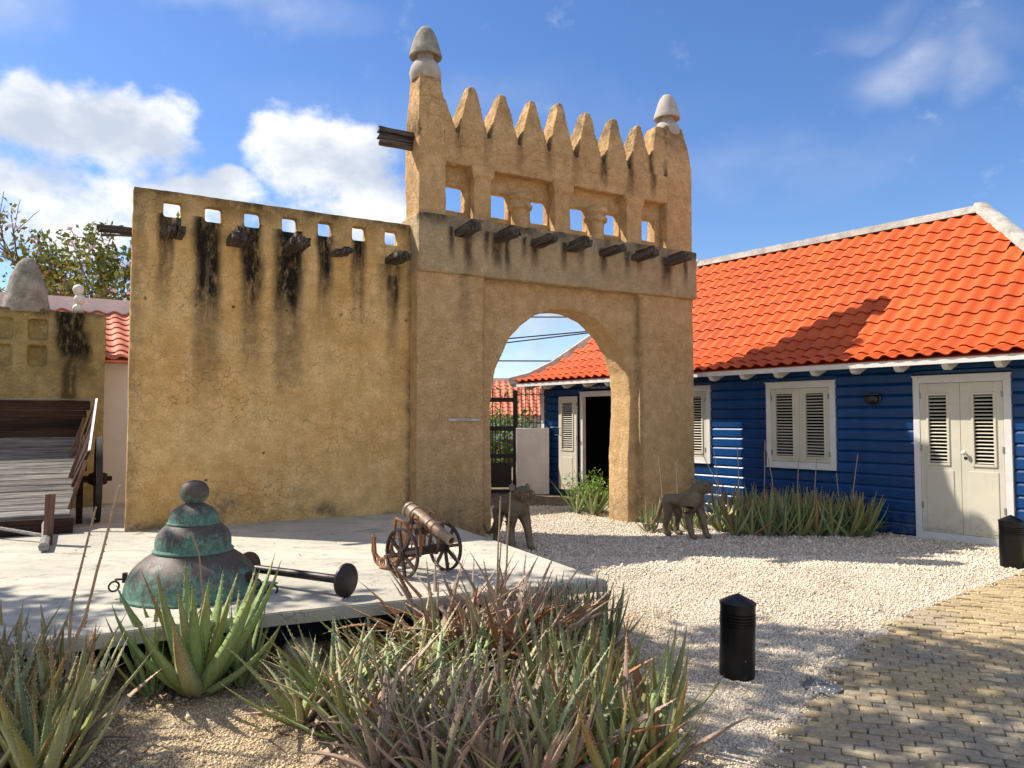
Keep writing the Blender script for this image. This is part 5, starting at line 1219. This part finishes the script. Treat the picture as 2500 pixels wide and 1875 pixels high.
V[:, :, 0] += px[:, None]; V[:, :, 1] += py[:, None]; V[:, :, 2] += (gza(px, py) + (fbm(Pg, 1.1, 3, 5) - .5) * .03 - .005 + ps * .35 + (np.interp(py, [q_[1] for q_ in edge], [q_[0] for q_ in edge]) < px) * .022)[:, None]
me = bpy.data.meshes.new('gravel'); me.vertices.add(n * 6); me.vertices.foreach_set('co', V.ravel()); FI = (of[None] + np.arange(n)[:, None, None] * 6).reshape(-1, 3)
me.loops.add(len(FI) * 3); me.loops.foreach_set('vertex_index', FI.ravel().astype(np.int32)); me.polygons.add(len(FI)); me.polygons.foreach_set('loop_start', np.arange(0, len(FI) * 3, 3, dtype=np.int32)); me.update(calc_edges=True)
at = me.attributes.new('rnd', 'FLOAT', 'POINT'); at.data.foreach_set('value', np.repeat(rng.uniform(0, 1, n), 6).astype(np.float32)); me.materials.append(M_PEB)
tag(link('gravel', me), kind='stuff')
# dead leaves and weeds
def strips(name, pts, mat, l0, l1, w_, upright, seed):
    r = np.random.default_rng(seed); n = len(pts); P = np.array(pts, float); az = r.uniform(0, 6.28, n); L = r.uniform(l0, l1, n); el = r.uniform(*upright, n)
    V = []; F = []; rn = []
    for i in range(n):
        d_ = np.array([math.cos(az[i]) * math.cos(el[i]), math.sin(az[i]) * math.cos(el[i]), math.sin(el[i])]); s = np.array([-math.sin(az[i]), math.cos(az[i]), 0]) * w_ * r.uniform(.5, 1.2); c = np.array([0, 0, L[i] * r.uniform(-.1, .25)])
        k = len(V); a = P[i]; b = a + d_ * L[i] * .5 + c * .6; e_ = a + d_ * L[i] + c * .2 + r.normal(0, .01, 3)
        V += [a - s * .6, a + s * .6, b + s, b - s, e_]; F += [(k, k + 1, k + 2, k + 3), (k + 3, k + 2, k + 4)]; rn += [r.random()] * 5
    me = bpy.data.meshes.new(name); me.from_pydata([tuple(v_) for v_ in V], [], F); me.materials.append(mat); at = me.attributes.new('rnd', 'FLOAT', 'POINT'); at.data.foreach_set('value', np.array(rn, np.float32))
    return tag(link(name, me), kind='stuff')
LP = []
for o in list(COL.objects):
    if o.name.startswith('aloe_plant') and o.location.y < 7:
        for _ in range(16): x, y = o.location.x + rr.gauss(0, .13), o.location.y + rr.gauss(0, .13); LP.append((x, y, gz(x, y) + .008))
    elif o.name.startswith('aloe_plant'):
        for _ in range(5): x, y = o.location.x + rr.gauss(0, .10), o.location.y + rr.gauss(-.05, .10); LP.append((x, y, gz(x, y) + .008))
strips('dead_leaves', LP, leafr('dead_leaf', (.07, .045, .03), (.26, .17, .11)), .08, .28, .011, (-.02, .45), 3)
GP = [(x, y, gz(x, y)) for x, y in [(rr.gauss(cx_, .07), rr.gauss(cy_, .07)) for cx_, cy_ in ((1.28, 4.95), (1.15, 4.6), (.95, 5.3), (-1.55, 4.5), (-1.3, 4.1), (-1.7, 4.9), (1.0, 6.3), (.85, 5.0), (-1.45, 4.8), (1.3, 6.6)) for _ in range(22)]]
strips('weeds', GP, M_GRASS, .03, .10, .0022, (.5, 1.5), 4)
CP = [(rr.uniform(-1.5, 3.5), rr.uniform(3.8, 8)) for _ in range(170)]
strips('ground_litter', [(x, y, gz(x, y) + .016) for x, y in CP if x > -1.6 and not (x < .8 and y > 5.3)], leafr('litter_bit', (.05, .035, .025), (.20, .14, .09)), .02, .07, .006, (-.05, .2), 6)
SPT = [(W(rr.uniform(-3.6, -.2), rr.uniform(-4.4, 0), ZS + .003)) for _ in range(60)]
strips('platform_litter', [tuple(p) for p in SPT if p.y > 6.2 - .0], leafr('platform_bit', (.04, .03, .02), (.16, .11, .07)), .015, .06, .006, (0, .1), 8)
